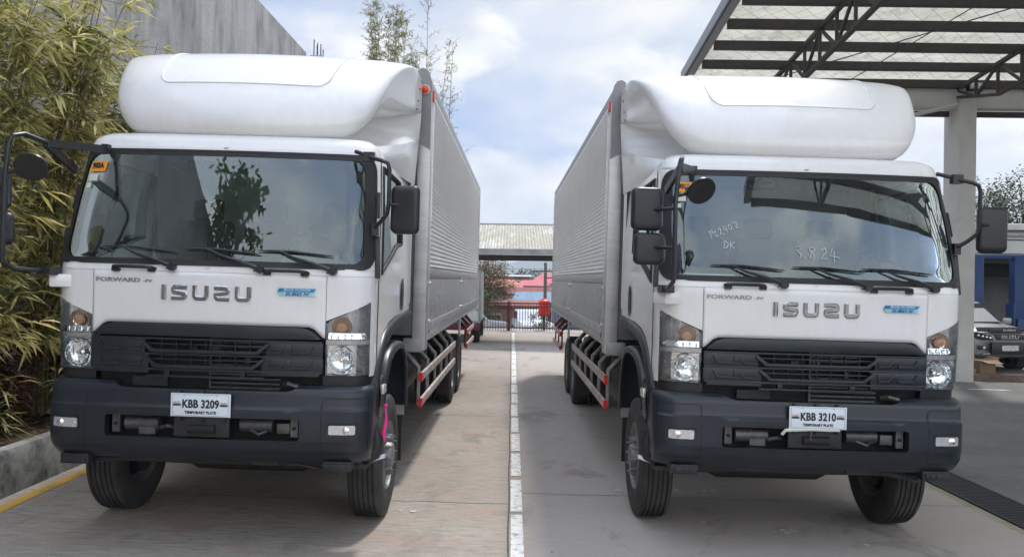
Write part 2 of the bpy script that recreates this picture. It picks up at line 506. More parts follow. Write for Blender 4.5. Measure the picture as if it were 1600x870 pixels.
# ---------------- the truck ----------------
def interp(tab, z):
    if z <= tab[0][0]: return tab[0][1]
    for (z0, v0), (z1, v1) in zip(tab, tab[1:]):
        if z <= z1:
            t = (z - z0) / (z1 - z0); t = t * t * (3 - 2 * t) if False else t
            return v0 + (v1 - v0) * t
    return tab[-1][1]
class Skin:
    """front + rounded corners in plan; a in [-1,1] from corner end to corner end"""
    def __init__(s, y0, w, r, b):
        s.y0t, s.wt, s.r, s.b = y0, w, r, b
    def par(s, z):
        w = interp(s.wt, z); y0 = interp(s.y0t, z); r = interp(s.r, z)
        xc = w - r * 0.88
        ph = math.atan(2 * s.b / xc)
        xc = w - r * (1 - math.sin(ph))
        return w, y0, r, xc, ph, xc + r * (PI / 2 - ph)
    def P0(s, a, z):
        w, y0, r, xc, ph, T = s.par(z)
        u = abs(a) * T; sg = 1 if a >= 0 else -1
        if u <= xc: return Vector((sg * u, y0 + s.b * (u / xc) ** 2, z))
        t = ph + (u - xc) / r
        if t <= PI / 2:
            return Vector((sg * (xc + r * (math.sin(t) - math.sin(ph))), y0 + s.b + r * (math.cos(ph) - math.cos(t)), z))
        return Vector((sg * w, y0 + s.b + r * math.cos(ph) + (u - T), z))
    def P(s, a, z, off=0.0):
        p = s.P0(a, z)
        if off:
            e = 1e-3
            n = (s.P0(a + e, z) - s.P0(a - e, z)).cross(s.P0(a, z + e) - s.P0(a, z - e)).normalized()
            p = p + n * off
        return p
    def yc(s, z):
        w, y0, r, xc, ph, T = s.par(z)
        return y0 + s.b + r * math.cos(ph)
    def ax(s, x, z=1.6):
        return x / s.par(z)[5]
    def patch(s, mb, a0, a1, zlo, zhi, nu, nv, off=0.0, keep=None):
        f0 = zlo if callable(zlo) else (lambda a: zlo)
        f1 = zhi if callable(zhi) else (lambda a: zhi)
        def fn(i, j):
            a = a0 + (a1 - a0) * i
            return s.P(a, f0(a) + (f1(a) - f0(a)) * j, off)
        return mb.grid(fn, nu, nv, keep)
def rrect(cx, cy, hw, hh, r, ne=14, nc=6, rx=None):
    """closed loop, rx: corner radius along x when the units differ"""
    rx = rx if rx is not None else r
    pts = []
    for (sx, sy, a0) in ((1, -1, -90), (1, 1, 0), (-1, 1, 90), (-1, -1, 180)):
        ccx, ccy = cx + sx * (hw - rx), cy + sy * (hh - r)
        for k in range(nc + 1):
            t = R(a0 + 90 * k / nc); pts.append((ccx + rx * math.cos(t), ccy + r * math.sin(t)))
        nx, ny = {(1, -1): (1, 1), (1, 1): (-1, 1), (-1, 1): (-1, -1), (-1, -1): (1, -1)}[(sx, sy)]
        ex, ey = cx + nx * (hw - rx), cy + ny * (hh - r)
        t = R(a0 + 90)
        p0 = pts[-1]; p1 = (ex + rx * math.cos(t), ey + r * math.sin(t))
        for k in range(1, ne): pts.append((p0[0] + (p1[0] - p0[0]) * k / ne, p0[1] + (p1[1] - p0[1]) * k / ne))
    return pts
def ring(mb, S, o, i, off0=0.0, off1=None, k=1):
    off1 = off0 if off1 is None else off1
    ls = []
    for q in range(k + 1):
        t = q / k
        ls.append([S.P(a[0] + (b[0] - a[0]) * t, a[1] + (b[1] - a[1]) * t, off0 + (off1 - off0) * t) for a, b in zip(o, i)])
    mb.loops(ls)
def fill(mb, S, o, off=0.0, k=8):
    cx = sum(p[0] for p in o) / len(o); cy = sum(p[1] for p in o) / len(o)
    ls = []
    for q in range(k):
        t = 1 - q / k
        ls.append([S.P(cx + (p[0] - cx) * t, cy + (p[1] - cy) * t, off) for p in o])
    mb.loops(ls)
    n = len(o); base = len(mb.v) - n; mb.v.append(tuple(S.P(cx, cy, off))); c = len(mb.v) - 1
    for j in range(n): mb.f.append([base + j, base + (j + 1) % n, c]); mb.mi.append(mb.m)

CAB = Skin([(1.1, .09), (1.5, .06), (1.95, .055), (2.03, .075), (2.93, .36), (2.98, .385), (3.02, .42), (3.05, .48), (3.065, .56)],
           [(1.1, 1.20), (1.95, 1.205), (2.5, 1.185), (2.93, 1.15), (3.0, 1.13), (3.05, 1.07), (3.065, 1.0)], [(1.1, .20), (2.0, .20), (2.4, .16), (2.95, .16)], .05)
BMP = Skin([(.56, .10), (.60, .055), (.66, .015), (.74, .0), (.92, .0), (.955, .0), (.972, .022), (1.02, .028), (1.08, .035), (1.11, .05), (1.135, .085)],
           [(.55, 1.20), (.66, 1.22), (1.1, 1.225), (1.135, 1.21)], [(.5, .20), (1.2, .20)], .035)
FAIR_Z = [(3.03, .56), (3.05, .48), (3.10, .445), (3.18, .445), (3.28, .475), (3.42, .56), (3.58, .69), (3.72, .85), (3.82, 1.01), (3.89, 1.19), (3.94, 1.42), (3.965, 1.75), (3.975, 2.1)]
FAIR = Skin(FAIR_Z, [(3.03, .76), (3.05, .92), (3.10, 1.03), (3.18, 1.085), (3.28, 1.115), (3.42, 1.145), (3.58, 1.18), (3.72, 1.225), (3.82, 1.265), (3.89, 1.28), (3.94, 1.265), (3.965, 1.21), (3.975, 1.10)],
            [(3.03, .42), (3.3, .34), (3.7, .34), (3.975, .36)], .11)
def zb_side(y):
    return interp([(.20, 1.20), (.33, 1.21), (.42, 1.30), (.55, 1.42), (.72, 1.52), (.95, 1.58), (1.3, 1.615), (2.3, 1.63)], y)

def lettering_isuzu(parent):
    """heavy extended chrome capitals, strokes with a bevelled section"""
    mb = MB(); h = .108; t = .033
    def stroke(pts, w=t):
        # mitred ribbon with a raised centre
        P = [Vector((p[0], 0, p[1])) for p in pts]; n = len(P); L = []; Rr = []
        for i in range(n):
            d0 = (P[i] - P[i - 1]).normalized() if i else (P[1] - P[0]).normalized()
            d1 = (P[i + 1] - P[i]).normalized() if i < n - 1 else d0
            m = (d0 + d1).normalized(); nn = Vector((-m.z, 0, m.x)); k = 1 / max(.5, m.dot(d1))
            L.append(P[i] + nn * w / 2 * k); Rr.append(P[i] - nn * w / 2 * k)
        prof = []
        for i in range(n):
            c = (L[i] + Rr[i]) / 2; a = L[i]; b = Rr[i]
            prof.append([a + Vector((0, .012, 0)), a + Vector((0, -.006, 0)), a * .78 + b * .22 + Vector((0, -.012, 0)), a * .22 + b * .78 + Vector((0, -.012, 0)), b + Vector((0, -.006, 0)), b + Vector((0, .012, 0))])
        mb.loops(prof, closed=False)
        for e in (prof[0], prof[-1]): mb.add(e, [tuple(range(6))])
    def arc(cx, cz, rx, rz, a0, a1, n=5):
        return [(cx + rx * math.cos(R(a0 + (a1 - a0) * k / n)), cz + rz * math.sin(R(a0 + (a1 - a0) * k / n))) for k in range(n + 1)]
    H = h / 2 - t / 2 + .003; r = .022
    x = -.335
    stroke([(x + .018, -h / 2), (x + .018, h / 2)], .036)
    x += .075
    w = .125
    for ch in 'SUZU':
        c = x + w / 2; hw = w / 2 - t / 2
        if ch == 'S':
            stroke([(c + hw + .012, H)] + arc(c - hw + r, H - r, r, r, 90, 215) + arc(c + hw - r, -H + r, r, r, 35, -90) + [(c - hw - .012, -H)])
        if ch == 'Z':
            stroke([(c - hw - .012, H)] + arc(c + hw - r, H - r, r, r, 90, -35) + arc(c - hw + r, -H + r, r, r, 145, 270) + [(c + hw + .012, -H)])
        if ch == 'U':
            stroke([(c - hw, h / 2)] + arc(c - hw + r, -H + r, r, r, 180, 270) + arc(c + hw - r, -H + r, r, r, 270, 360) + [(c + hw, h / 2)])
        x += w + .038
    y = CAB.P0(0, 1.81).y
    mb.v = [(a * .97 - .018, b_, c) for a, b_, c in mb.v]
    return mb.build('badge', MT['badge'], parent, loc=(0, y - .006, 1.805), smooth=30)
FR = Matrix.Rotation(R(90), 4, 'X')    # text plane -> facing the camera side

def make_truck(loc, rz, plate, sticker, label, notes):
    T = empty('box_truck', loc, (0, SLOPE, rz))
    tag(T, label, 'truck', 'white box trucks parked side by side')
    W, PL, BK = MT['white'], MT['plastic'], MT['blackp']
    # ---- cab shell ----
    mb = MB()
    aH = CAB.ax(.872)          # hood / lamp seam
    aL = .932                  # outer edge of the lamps
    zt_h = 1.955
    CAB.patch(mb, -1, 1, zt_h + .004, 2.0, 60, 2)                       # cowl strip
    def lamp_top(a):
        t = (abs(a) - aH) / (aL - aH); return 1.615 + .15 * min(1, max(0, t))
    for sg in (-1, 1):
        CAB.patch(mb, sg * (aH + .003), sg * aL, lambda a: lamp_top(a) + .004, zt_h, 10, 8)
        CAB.patch(mb, sg * aL, sg * 1.0, 1.20, zt_h, 5, 14)
    # windscreen surround
    zc, zh = 2.455, .475
    hole = rrect(0, zc, .955, .445, .14, rx=.11, ne=60)
    outer = rrect(0, zc, 1.0, zh, .001, ne=60)
    ring(mb, CAB, outer, hole, k=2)
    # roof edge
    CAB.patch(mb, -1, 1, 2.905, 2.975, 60, 2, off=-.006); CAB.patch(mb, -1, 1, 1.95, 2.008, 60, 1, off=-.006)
    CAB.patch(mb, -1, 1, zc + zh, 3.065, 60, 8)
    rl = []
    for t in (0, 1):
        rl.append([CAB.P0(-1 + 2 * i / 60, 3.065) * 1 if t == 0 else Vector((CAB.P0(-1 + 2 * i / 60, 3.065).x, 2.2, 3.075)) for i in range(61)])
    mb.loops(rl, closed=False)
    YD0, YD1, YB = .0, 1.86, 2.22
    for sg in (-1, 1):
        def side(y0f, y1f, zlf, zhf, nu, nv):
            def fn(i, j):
                ya = y0f(2.0); yb_ = y1f(2.0); yy = ya + (yb_ - ya) * i
                z0 = zlf(yy); z1 = zhf(yy); z = z0 + (z1 - z0) * j
                a = y0f(z); b = y1f(z); y = a + (b - a) * i
                return Vector((sg * CAB.par(z)[0], y, z))
            mb.grid(fn, nu, nv)
        side(CAB.yc, lambda z: CAB.yc(z) + .10, lambda y: zb_side(y), lambda y: 2.93, 3, 26)
        side(lambda z: YD1 + .008, lambda z: YB, lambda y: zb_side(y), lambda y: 2.93, 4, 26)
        side(CAB.yc, lambda z: YB, lambda y: 2.93, lambda y: 3.065, 24, 6)
    # back wall of the cab
    mb.add([(-1.165, YB, 1.5), (1.165, YB, 1.5), (1.12, YB, 2.93), (.98, YB, 3.075), (-.98, YB, 3.075), (-1.12, YB, 2.93)], [(0, 1, 2, 3, 4, 5)])
    for sg in (-1, 1):   # mirror foot block moulded on the corner
        if sg < 0:
            mm = MB(); mm.box((-1.145, .15, 1.865), (.17, .16, .10), rz=.5); mm.build('mirror_mount', W, T, bevel=.022)
    cab = mb.build('cab', W, T, smooth=30)
    # seams behind the gaps
    mb = MB()
    CAB.patch(mb, -aH - .006, aH + .006, 1.48, zt_h + .01, 40, 6, off=-.012)
    for sg in (-1, 1): CAB.patch(mb, sg * (aH - .01), sg * 1.0, 1.20, 1.80, 12, 6, off=-.16)
    mb.build('inner_panel', MT['void'], T)
    # ---- hood panel ----
    mb = MB()
    def zb_h(a):
        x = abs(a) * 1.284
        return interp([(0, 1.575), (.74, 1.572), (.775, 1.555), (.83, 1.50), (.85, 1.492), (.9, 1.49)], x)
    CAB.patch(mb, -aH, aH, zb_h, zt_h, 90, 12, off=.004)
    hood = mb.build('front_panel', W, T, solid=.018)
    lettering_isuzu(hood)
    y = CAB.P0(-.5, 1.885).y
    fw = wrap_text('lettering', 'FORWARD', .042, MT['greyink'], hood, -.680, 1.885, CAB, .007, bold=.0014, sx=1.66)
    fv = wrap_text('lettering', '-FV', .028, MT['greyink'], hood, -.452, 1.882, CAB, .007, bold=.001, sx=1.7)
    join_meshes('lettering', [fw, fv], hood)
    # blue emission badge
    yb = CAB.P0(.5, 1.83).y + .001
    mb = MB()
    Tf = lambda u, v, w: CAB.P((.655 + u) / 1.32, 1.83 + v, .006 - w)
    mb.prism([(-.14, 0), (-.125, .028), (.145, .028), (.128, .002), (-.13, .002)], Tf, (-.012, .004))
    mb.m = 1
    mb.prism([(-.13, .001), (.128, .001), (.145, -.028), (-.12, -.028), (-.14, -.003)], Tf, (-.010, .004))
    bd = mb.build('emission_badge', [MT['bluebadge'], MT['tealbadge']], hood, smooth=0)
    t1 = wrap_text('lettering', 'BLUE POWER', .024, MT['platew'], hood, .66, 1.846, CAB, .019, sx=1.35, shear=.2)
    t2 = wrap_text('lettering', 'EURO IV', .030, MT['bluebadge'], hood, .66, 1.815, CAB, .019, sx=1.5, shear=.2, bold=.0015)
    join_meshes('lettering', [t1, t2], hood)
    # ---- windscreen ----
    glass_o = rrect(0, zc, .945, .435, .13, rx=.10)
    gl_in = rrect(0, zc, .870, .405, .10, rx=.075)
    mb = MB(); fill(mb, CAB, glass_o, off=-.004, k=10)
    ws = mb.build('windshield', MT['glass'], T, smooth=60)
    mb = MB(); ring(mb, CAB, rrect(0, zc, .962, .452, .145, rx=.115), glass_o, .006, .003); ring(mb, CAB, glass_o, gl_in, .001, -.001, k=2)
    mb.build('seal', MT['rubber'], ws)
    # stickers behind the glass, top corner
    def P_(x, z, off=.004): return CAB.P(CAB.ax(x, z), z, off)
    mb = MB(); mb.grid(lambda i, j: P_(-1.06 + .125 * i + .012 * j, 2.715 + .085 * j, .004), 6, 2)
    stk = mb.build('sticker', MT['orange'], ws)
    p = P_(-.995, 2.757, .010)
    ang = math.atan2(P_(-.93, 2.757).y - P_(-1.05, 2.757).y, .12)
    slant = Matrix.Rotation(-ang * -1, 4, 'Z') @ Matrix.Rotation(R(90 - 17), 4, 'X')
    wrap_text('lettering', sticker, .056, MT['ink'], stk, -.995, 2.760, CAB, .008, sx=.74, bold=.002)
    mb = MB(); mb.grid(lambda i, j: P_(-1.055 + .07 * i, 2.64 + .055 * j, .004), 4, 2); mb.grid(lambda i, j: P_(-1.062 + .035 * i, 2.585 + .035 * j, .004), 3, 2)
    mb.build('sticker', MT['paper'], ws)
    if notes:
        def dens(st): return [(p[0] + (q[0] - p[0]) * k / 3, p[1] + (q[1] - p[1]) * k / 3) for p, q in zip(st, st[1:]) for k in range(3)] + [st[-1]]
        def scr(strokes, cx, cz, s, rot, r=.0022):
            m = MB(); ca, sa = math.cos(rot), math.sin(rot)
            st_src = strokes
            for st in strokes:
                pts = [P_(cx + (x * ca - y * sa) * s, cz + (x * sa + y * ca) * s, .006) for x, y in dens(st)]
                m.tube(pts, r, 5)
            return m
        P2 = [(0, 0), (.15, 1)], [(0, 1), (.5, 1.05), (.55, .7), (.1, .6)]
        C = [(1.0, .75), (.75, .7), (.7, .2), (.95, .05), (1.1, .2)]
        two = lambda x: [(x, .7), (x + .2, 1), (x + .4, .75), (x, .05), (x + .5, .05)]
        four = [(2.3, 1), (2.05, .4), (2.6, .45)], [(2.5, .9), (2.4, 0)]
        o = [(2.95, .9), (2.8, .4), (3.0, .1), (3.25, .4), (3.1, .9), (2.95, .9)]
        tick = [(3.45, 1.1), (3.4, .9)]
        m = scr([*P2, C, two(1.35), *four, o, tick, two(3.7)], -.80, 2.335, .058, .42, .0026)
        m2 = scr([[(0, 0), (.1, 1), (.6, .6), (.4, .1), (0, 0)], [(.8, 1), (.85, 0)], [(1.3, .95), (.85, .5), (1.4, .1)]], -.71, 2.265, .062, -.1, .0026)
        m.add(m2.v, m2.f); m.build('handwriting', MT['chalk'], ws)
        m3 = scr([[(0, .9), (.3, 1.0), (.35, .7), (.1, .55), (.4, .3), (.25, -.05)], [(.65, .1), (.72, .0)],
                  [(1.5, .9), (1.15, .95), (1.1, .7), (1.5, .35), (1.4, 0), (1.1, .1), (1.2, .45), (1.55, .75), (1.5, .9)],
                  [(2.1, .75), (2.35, 1), (2.5, .7), (2.0, .05), (2.6, .1)], [(3.0, 1), (2.75, .35), (3.6, .25)], [(3.15, .8), (3.1, -.15)]], -.15, 2.205, .095, -.04, .0022)
        m3.build('handwriting', MT['chalk'], ws)
    # ---- wipers and grab handles ----
    for (px, tipx) in ((-.265, -.80), (.385, -.17), (.92, .37)):
        mb = MB()
        a = P_(px, 1.985, .03); b = P_((px + tipx) / 2 - .02, 2.075, .035); c = P_(tipx + .14, 2.125, .035)
        mb.tube([a + Vector((0, .02, 0)), a + Vector((0, -.018, 0))], .03, 12)
        mb.tube([a, (a + b) / 2 + Vector((0, -.012, .006)), b, c], [.017, .014, .010, .006], 8)
        bl = [P_(tipx + .56 * k / 7 - .02, 2.115 + (.012 if k < 4 else .012 - .007 * (k - 3)), .020) for k in range(8)]
        mb.tube(bl, [.004, .008, .008, .009, .009, .008, .008, .004], 6)
        mb.tube([P_(px - .05, 1.975, .02), P_(px + .02, 1.978, .03)], .006, 6)
        mb.build('wiper', BK, T)
    for (x0, x1) in ((-.72, -.40), (.41, .74)):
        mb = MB()
        y0_ = CAB.P(CAB.ax((x0 + x1) / 2), 1.978, 0).y
        mb.tube([(x0, y0_ - .006, 1.978), (x0 + .02, y0_ - .04, 1.984), (x0 + .06, y0_ - .046, 1.986), (x1 - .06, y0_ - .046, 1.986), (x1 - .02, y0_ - .04, 1.98), (x1, y0_ - .004, 1.972)], [.012, .014, .014, .014, .014, .012], 8)
        for q in (.08, .92): mb.box((x0 + (x1 - x0) * q, y0_ - .012, 1.965), (.055, .03, .03))
        mb.build('grab_handle', BK, T)
    # ---- doors ----
    for sg in (-1, 1):
        mb = MB()
        yf = lambda z: CAB.yc(z) + .106
        def pt(z, s_):      # s_ in 0..1 between the door's front and rear edge
            y = yf(z) + (YD1 - yf(z)) * s_
            return Vector((sg * (CAB.par(z)[0] + .006), y, z))
        sill = lambda s_: interp([(0, 1.96), (.06, 1.985), (.62, 2.235), (.76, 2.26), (1, 2.26)], s_)
        top = lambda s_: 2.86 - .03 * s_
        S0, S1 = .055, .80
        for (a, b, n) in ((0, S0, 2), (S0, S1, 14), (S1, 1, 4)):
            def low(i, j):
                s_ = a + (b - a) * i; yy = yf(2.0) + (YD1 - yf(2.0)) * s_
                z0 = zb_side(yy); z = z0 + (sill(s_) - z0) * j; return pt(z, s_)
            mb.grid(low, n, 10)
            if (a, b) != (S0, S1):
                mb.grid(lambda i, j: pt(sill(a + (b - a) * i) + (top(a + (b - a) * i) - sill(a + (b - a) * i)) * j, a + (b - a) * i), n, 8)
            mb.grid(lambda i, j: pt(top(a + (b - a) * i) + (2.925 - top(a + (b - a) * i)) * j, a + (b - a) * i), n, 3)
        d = mb.build('door', W, T, solid=0)
        g = MB(); g.grid(lambda i, j: pt(sill(S0 + (S1 - S0) * i) + (top(S0 + (S1 - S0) * i) - sill(S0 + (S1 - S0) * i)) * j, S0 + (S1 - S0) * i) - Vector((sg * .012, 0, 0)), 10, 8)
        g.build('window', MT['sideglass'], d, smooth=60)
        fr_ = MB(); o = []
        n = 12
        for k in range(n + 1): o.append(pt(sill(S0 + (S1 - S0) * k / n), S0 + (S1 - S0) * k / n))
        for k in range(1, 8): o.append(pt(sill(S1) + (top(S1) - sill(S1)) * k / 8, S1))
        for k in range(n + 1): o.append(pt(top(S1 - (S1 - S0) * k / n), S1 - (S1 - S0) * k / n))
        for k in range(1, 8): o.append(pt(top(S0) + (sill(S0) - top(S0)) * k / 8, S0))
        fr_.tube(o, .016, 6, closed=True)
        fr_.build('seal', MT['rubber'], d)
        h_ = MB(); yh = 1.55; h_.lathe([(0.0, .001), (.012, .03), (.016, .034), (.018, .001)], (0, 0, 0), 'x', 16, sg)
        h_.v = [(x + sg * 1.205, y_ * 2.4 + 1.62, z_ * 4.6 + 1.80) for x, y_, z_ in h_.v]
        h_.build('handle', BK, d)
        # black corner trims on the pillar
        tr = MB()
        tr.bar((sg * 1.200, .34, 2.27), (sg * 1.214, .30, 1.95), .035, .07); tr.bar((sg * 1.180, .44, 2.62), (sg * 1.190, .38, 2.42), .03, .035)
        tr.build('pillar_trim', BK, T, bevel=.006)
    # ---- lamps ----
    for sg in (-1, 1):
        am = (aH + aL) / 2
        a0, a1 = aH + .006, aL - .002
        mb = MB()
        # housing frame and back
        CAB.patch(mb, sg * a0, sg * a1, 1.212, lambda a: lamp_top(a) - .004, 10, 12, off=-.115)
        for za in (1.215,): 
            mb.grid(lambda i, j: CAB.P(sg * (a0 + (a1 - a0) * i), za, -.115 + .115 * j), 10, 1)
        mb.grid(lambda i, j: CAB.P(sg * a1, 1.212 + .54 * i, -.115 + .12 * j), 6, 1)
        mb.grid(lambda i, j: CAB.P(sg * a0, 1.212 + .39 * i, -.115 + .12 * j), 6, 1)
        mb.grid(lambda i, j: CAB.P(sg * (a0 + (a1 - a0) * i), 1.445 + .035 * j, -.004), 10, 1)   # divider
        L_ = mb.build('headlight', MT['lampgrey'], T)
        # main bowl
        rb = MB(); c = CAB.P(sg * (a0 + .062 + .024), 1.325, -.012)
        for k in range(7):
            pass
        rb.lathe([(-.0, .108), (.02, .096), (.036, .070), (.046, .035), (.048, .004)], (c.x, c.y + .004, c.z), 'y', 28, 1)
        rb.v = [(x, min(y_, 10), z_) for x, y_, z_ in rb.v]
        ro = rb.build('reflector', MT['facet'], L_, smooth=60)
        rq = MB(); CAB.patch(rq, sg * (a0 + .004), sg * (a0 + (a1 - a0) * .70), 1.222, 1.435, 8, 6, off=-.040, keep=lambda i, j: (i - .40) ** 2 / .16 + (j - .5) ** 2 / .23 > .8)
        rq.build('reflector_surround', MT['facet'], L_, smooth=60)
        bb_ = MB(); bb_.lathe([(.045, .018), (-.0, .02), (-.008, .014), (-.01, .001)], (c.x, c.y + .004, c.z), 'y', 14, 1)
        bb_.build('bulb', MT['chrome'], L_)
        tb = MB(); ct = CAB.P(sg * (a0 + .085), 1.585, -.014)
        tb.lathe([(0, .078), (.016, .068), (.03, .045), (.036, .005)], (ct.x, ct.y + .006, ct.z - .012), 'y', 24, 1)
        tb.v = [(x, y_, z_) for x, y_, z_ in tb.v]
        tb.build('turn_reflector', MT['facet'], L_, smooth=60)
        am_ = MB(); am_.lathe([(.0, .002), (.006, .030), (.03, .036), (.045, .03)], (ct.x, ct.y - .014, ct.z - .012), 'y', 16, 1)
        am_.v = [(ct.x + (x - ct.x) * 1.15, y_, z_) for x, y_, z_ in am_.v]
        am_.build('turn_signal', MT['amber'], L_)
        st_ = MB(); st_.grid(lambda i, j: CAB.P(sg * (a0 + .012 + (a1 - a0 - .03) * i), 1.487 + .045 * j, -.006 - .01 * j), 16, 2)
        for k in range(4): 
            q = CAB.P(sg * (a0 + .03 + .038 * k), 1.508, -.004); st_.box(q, (.012, .012, .034))
        st_.build('position_light', MT['facet'], L_)
        lz = MB()
        CAB.patch(lz, sg * a0, sg * a1, 1.212, lambda a: lamp_top(a) - .004, 12, 14, off=.006)
        lz.build('lens', MT['lens'], L_, smooth=60)
        # dark strip under the lamp
        dk = MB(); CAB.patch(dk, sg * (aH - .01), sg * .985, 1.13, 1.209, 12, 2, off=-.012)
        dk.build('lamp_bracket', BK, T)
    # ---- grille ----
    GY = .028
    g = MB()
    Tg = lambda u, v, w: Vector((u, GY + .05 * (u / 1.0) ** 2 + w, v))
    def strip(pts_lo, pts_hi, w0, w1, n=1):
        """bar between two polylines, in front by w0..w1"""
        vs = []; k = len(pts_lo)
        for (x, z) in pts_lo: vs.append(Tg(x, z, w0))
        for (x, z) in pts_hi: vs.append(Tg(x, z, w0))
        for (x, z) in pts_lo: vs.append(Tg(x, z, w1))
        for (x, z) in pts_hi: vs.append(Tg(x, z, w1))
        fs = []
        for i in range(k - 1):
            fs += [(i, i + 1, k + i + 1, k + i), (i, 2 * k + i, 2 * k + i + 1, i + 1), (k + i, k + i + 1, 3 * k + i + 1, 3 * k + i)]
        fs += [(0, k, 3 * k, 2 * k), (k - 1, 2 * k - 1 + 0, 4 * k - 1, 3 * k - 1)]
        g.add(vs, fs)
    sub = lambda x0, x1, n: [x0 + (x1 - x0) * i / n for i in range(n + 1)]
    # top cap
    xs = sub(-.845, .845, 24)
    capz = lambda x: interp([(0, 1.570), (.735, 1.567), (.77, 1.552), (.825, 1.497), (.85, 1.49)], abs(x))
    strip([(x, 1.482) for x in xs], [(x, capz(x)) for x in xs], -.012, .03)
    for (zc_, xo) in ((1.405, .46), (1.292, .43)):
        # side bands
        for sg in (-1, 1):
            xs = sub(sg * .865, sg * (xo - .01), 10)
            strip([(x, zc_ - .052) for x in xs], [(x, zc_ + .052) for x in xs], .0, .04)
            # raised darts: an outer hook and a middle tongue
            for (xa, xb) in ((.80, .635), (.60, .475)):
                xs2 = [sg * xa, sg * (xa - .035), sg * xb]
                strip([(xs2[0], zc_ + .028), (xs2[1], zc_ - .030), (xs2[2], zc_ - .032)],
                      [(xs2[0] - sg * .012, zc_ + .034), (xs2[1] - sg * .006, zc_ - .014), (xs2[2], zc_ - .016)], -.016, .0)
            xs3 = sub(sg * .64, sg * .47, 3)
            strip([(x, zc_ - .012) for x in xs3], [(x, zc_ + .034) for x in xs3], -.010, .0)
        # bright lower rail that climbs at both ends
        lo = [(-xo - .02, zc_ + .030), (-xo + .06, zc_ - .042)] + [(x, zc_ - .045) for x in sub(-xo + .10, xo - .10, 8)] + [(xo - .06, zc_ - .042), (xo + .02, zc_ + .030)]
        hi = [(-xo - .0, zc_ + .040), (-xo + .075, zc_ - .018)] + [(x, zc_ - .020) for x in sub(-xo + .10, xo - .10, 8)] + [(xo - .075, zc_ - .018), (xo + .0, zc_ + .040)]
        strip(lo, hi, -.022, .012)
        # thin slats and vertical ribs in the opening
        for zz in (zc_ + .012,):
            xs = sub(-xo + .03, xo - .03, 8); strip([(x, zz) for x in xs], [(x, zz + .009) for x in xs], .006, .03)
        for k in range(7):
            x = -.33 + .11 * k; strip([(x, zc_ - .04), (x + .006, zc_ - .04)], [(x, zc_ + .05), (x + .006, zc_ + .05)], .010, .035)
        xs = sub(-.86, .86, 24); strip([(x, zc_ + .048) for x in xs], [(x, zc_ + .062) for x in xs], -.004, .03)
    xs = sub(-.86, .86, 24)
    strip([(x, 1.226) for x in xs], [(x, 1.243) for x in xs], -.006, .04)
    for (xa, xb) in ((-.84, -.42), (-.30, -.26), (.26, .30), (.42, .84)):
        xs = sub(xa, xb, 4); strip([(x, 1.19 if abs(xa) < .4 else 1.205) for x in xs], [(x, 1.226) for x in xs], .0, .04)
    xs = sub(-.44, .44, 8); strip([(x, 1.178) for x in xs], [(x, 1.192) for x in xs], .0, .04)
    g.build('grille', PL, T, smooth=30, fixn=True, bevel=.0028)
    # radiator core and odds behind it
    r_ = MB()
    r_.bb(-.85, .85, .20, .24, .62, 1.50)
    r_.build('engine_bay', MT['void'], T)
    r_ = MB()
    for k in range(14): r_.bb(.0, .52, .17, .185, 1.02 + .034 * k, 1.032 + .034 * k)
    r_.bb(-.012, .004, .16, .19, 1.0, 1.48)
    r_.build('radiator', MT['engine'], T); r_ = MB()
    r_.tube([(.56, .16, 1.13), (.60, .12, 1.14), (.68, .12, 1.12)], .022, 8); r_.build('hose', MT['engine'], T); r_ = MB(); r_.box((-.45, .17, 1.13), (.26, .05, .07))
    r_.build('relay_box', MT['chassis'], T); r_ = MB()
    r_.box((-.13, .16, 1.385), (.06, .03, .025)); r_.box((.04, .16, 1.385), (.05, .03, .022)); r_.box((.28, .16, 1.30), (.035, .03, .04))
    r_.build('fittings', MT['engine'], T)
    # ---- bumper ----
    b = MB()
    xo = BMP.ax(.72, .8)
    BMP.patch(b, -1, 1, .56, .735, 70, 9)
    ztop = lambda a: interp([(0, 1.09), (.585, 1.09), (.64, 1.105), (.68, 1.135), (1.5, 1.135)], abs(a) * 1.3)
    BMP.patch(b, -1, 1, .895, ztop, 120, 16)
    for sg in (-1, 1): BMP.patch(b, sg * xo, sg * 1, .735, .895, 24, 6)
    # returns along the sides
    for sg in (-1, 1):
        b.grid(lambda i, j: Vector((sg * BMP.par(.60 + .535 * j)[0], BMP.yc(.60 + .535 * j) + .20 * i, .60 + .535 * j)), 3, 10)
    # top ledge, opening lips
    b.grid(lambda i, j: BMP.P0(-1 + 2 * i, ztop(-1 + 2 * i)) + Vector((0, .12 * j, -.003 * j)), 120, 1)
    op = rrect(0, .815, .72, .08, .025, ne=10)
    T_ = lambda x, z, d_: BMP.P0(x / BMP.par(z)[5], z) + Vector((0, d_, 0))
    b.loops([[T_(x * 1.0, z, -.006) for x, z in rrect(0, .815, .735, .092, .035, ne=10)], [T_(x, z, -.006) for x, z in op], [T_(x, z, .07) for x, z in op]])
    bo = b.build('bumper', PL, T, smooth=32)
    def seam(S, pts, wd, par, name='panel_gap', off=.0015):
        m = MB()
        for p0, p1 in zip(pts, pts[1:] + pts[:1]):
            dx, dz = p1[0] - p0[0], p1[1] - p0[1]; l = math.hypot(dx, dz)
            if l < 1e-5: continue
            nx, nz_ = -dz / l * wd / 2, dx / l * wd / 2
            q = [(p0[0] + nx, p0[1] + nz_), (p1[0] + nx, p1[1] + nz_), (p1[0] - nx, p1[1] - nz_), (p0[0] - nx, p0[1] - nz_)]
            m.add([S.P(x / S.par(z)[5], z, off) for x, z in q], [(0, 1, 2, 3)])
        return m.build(name, MT['void'], par, smooth=0)
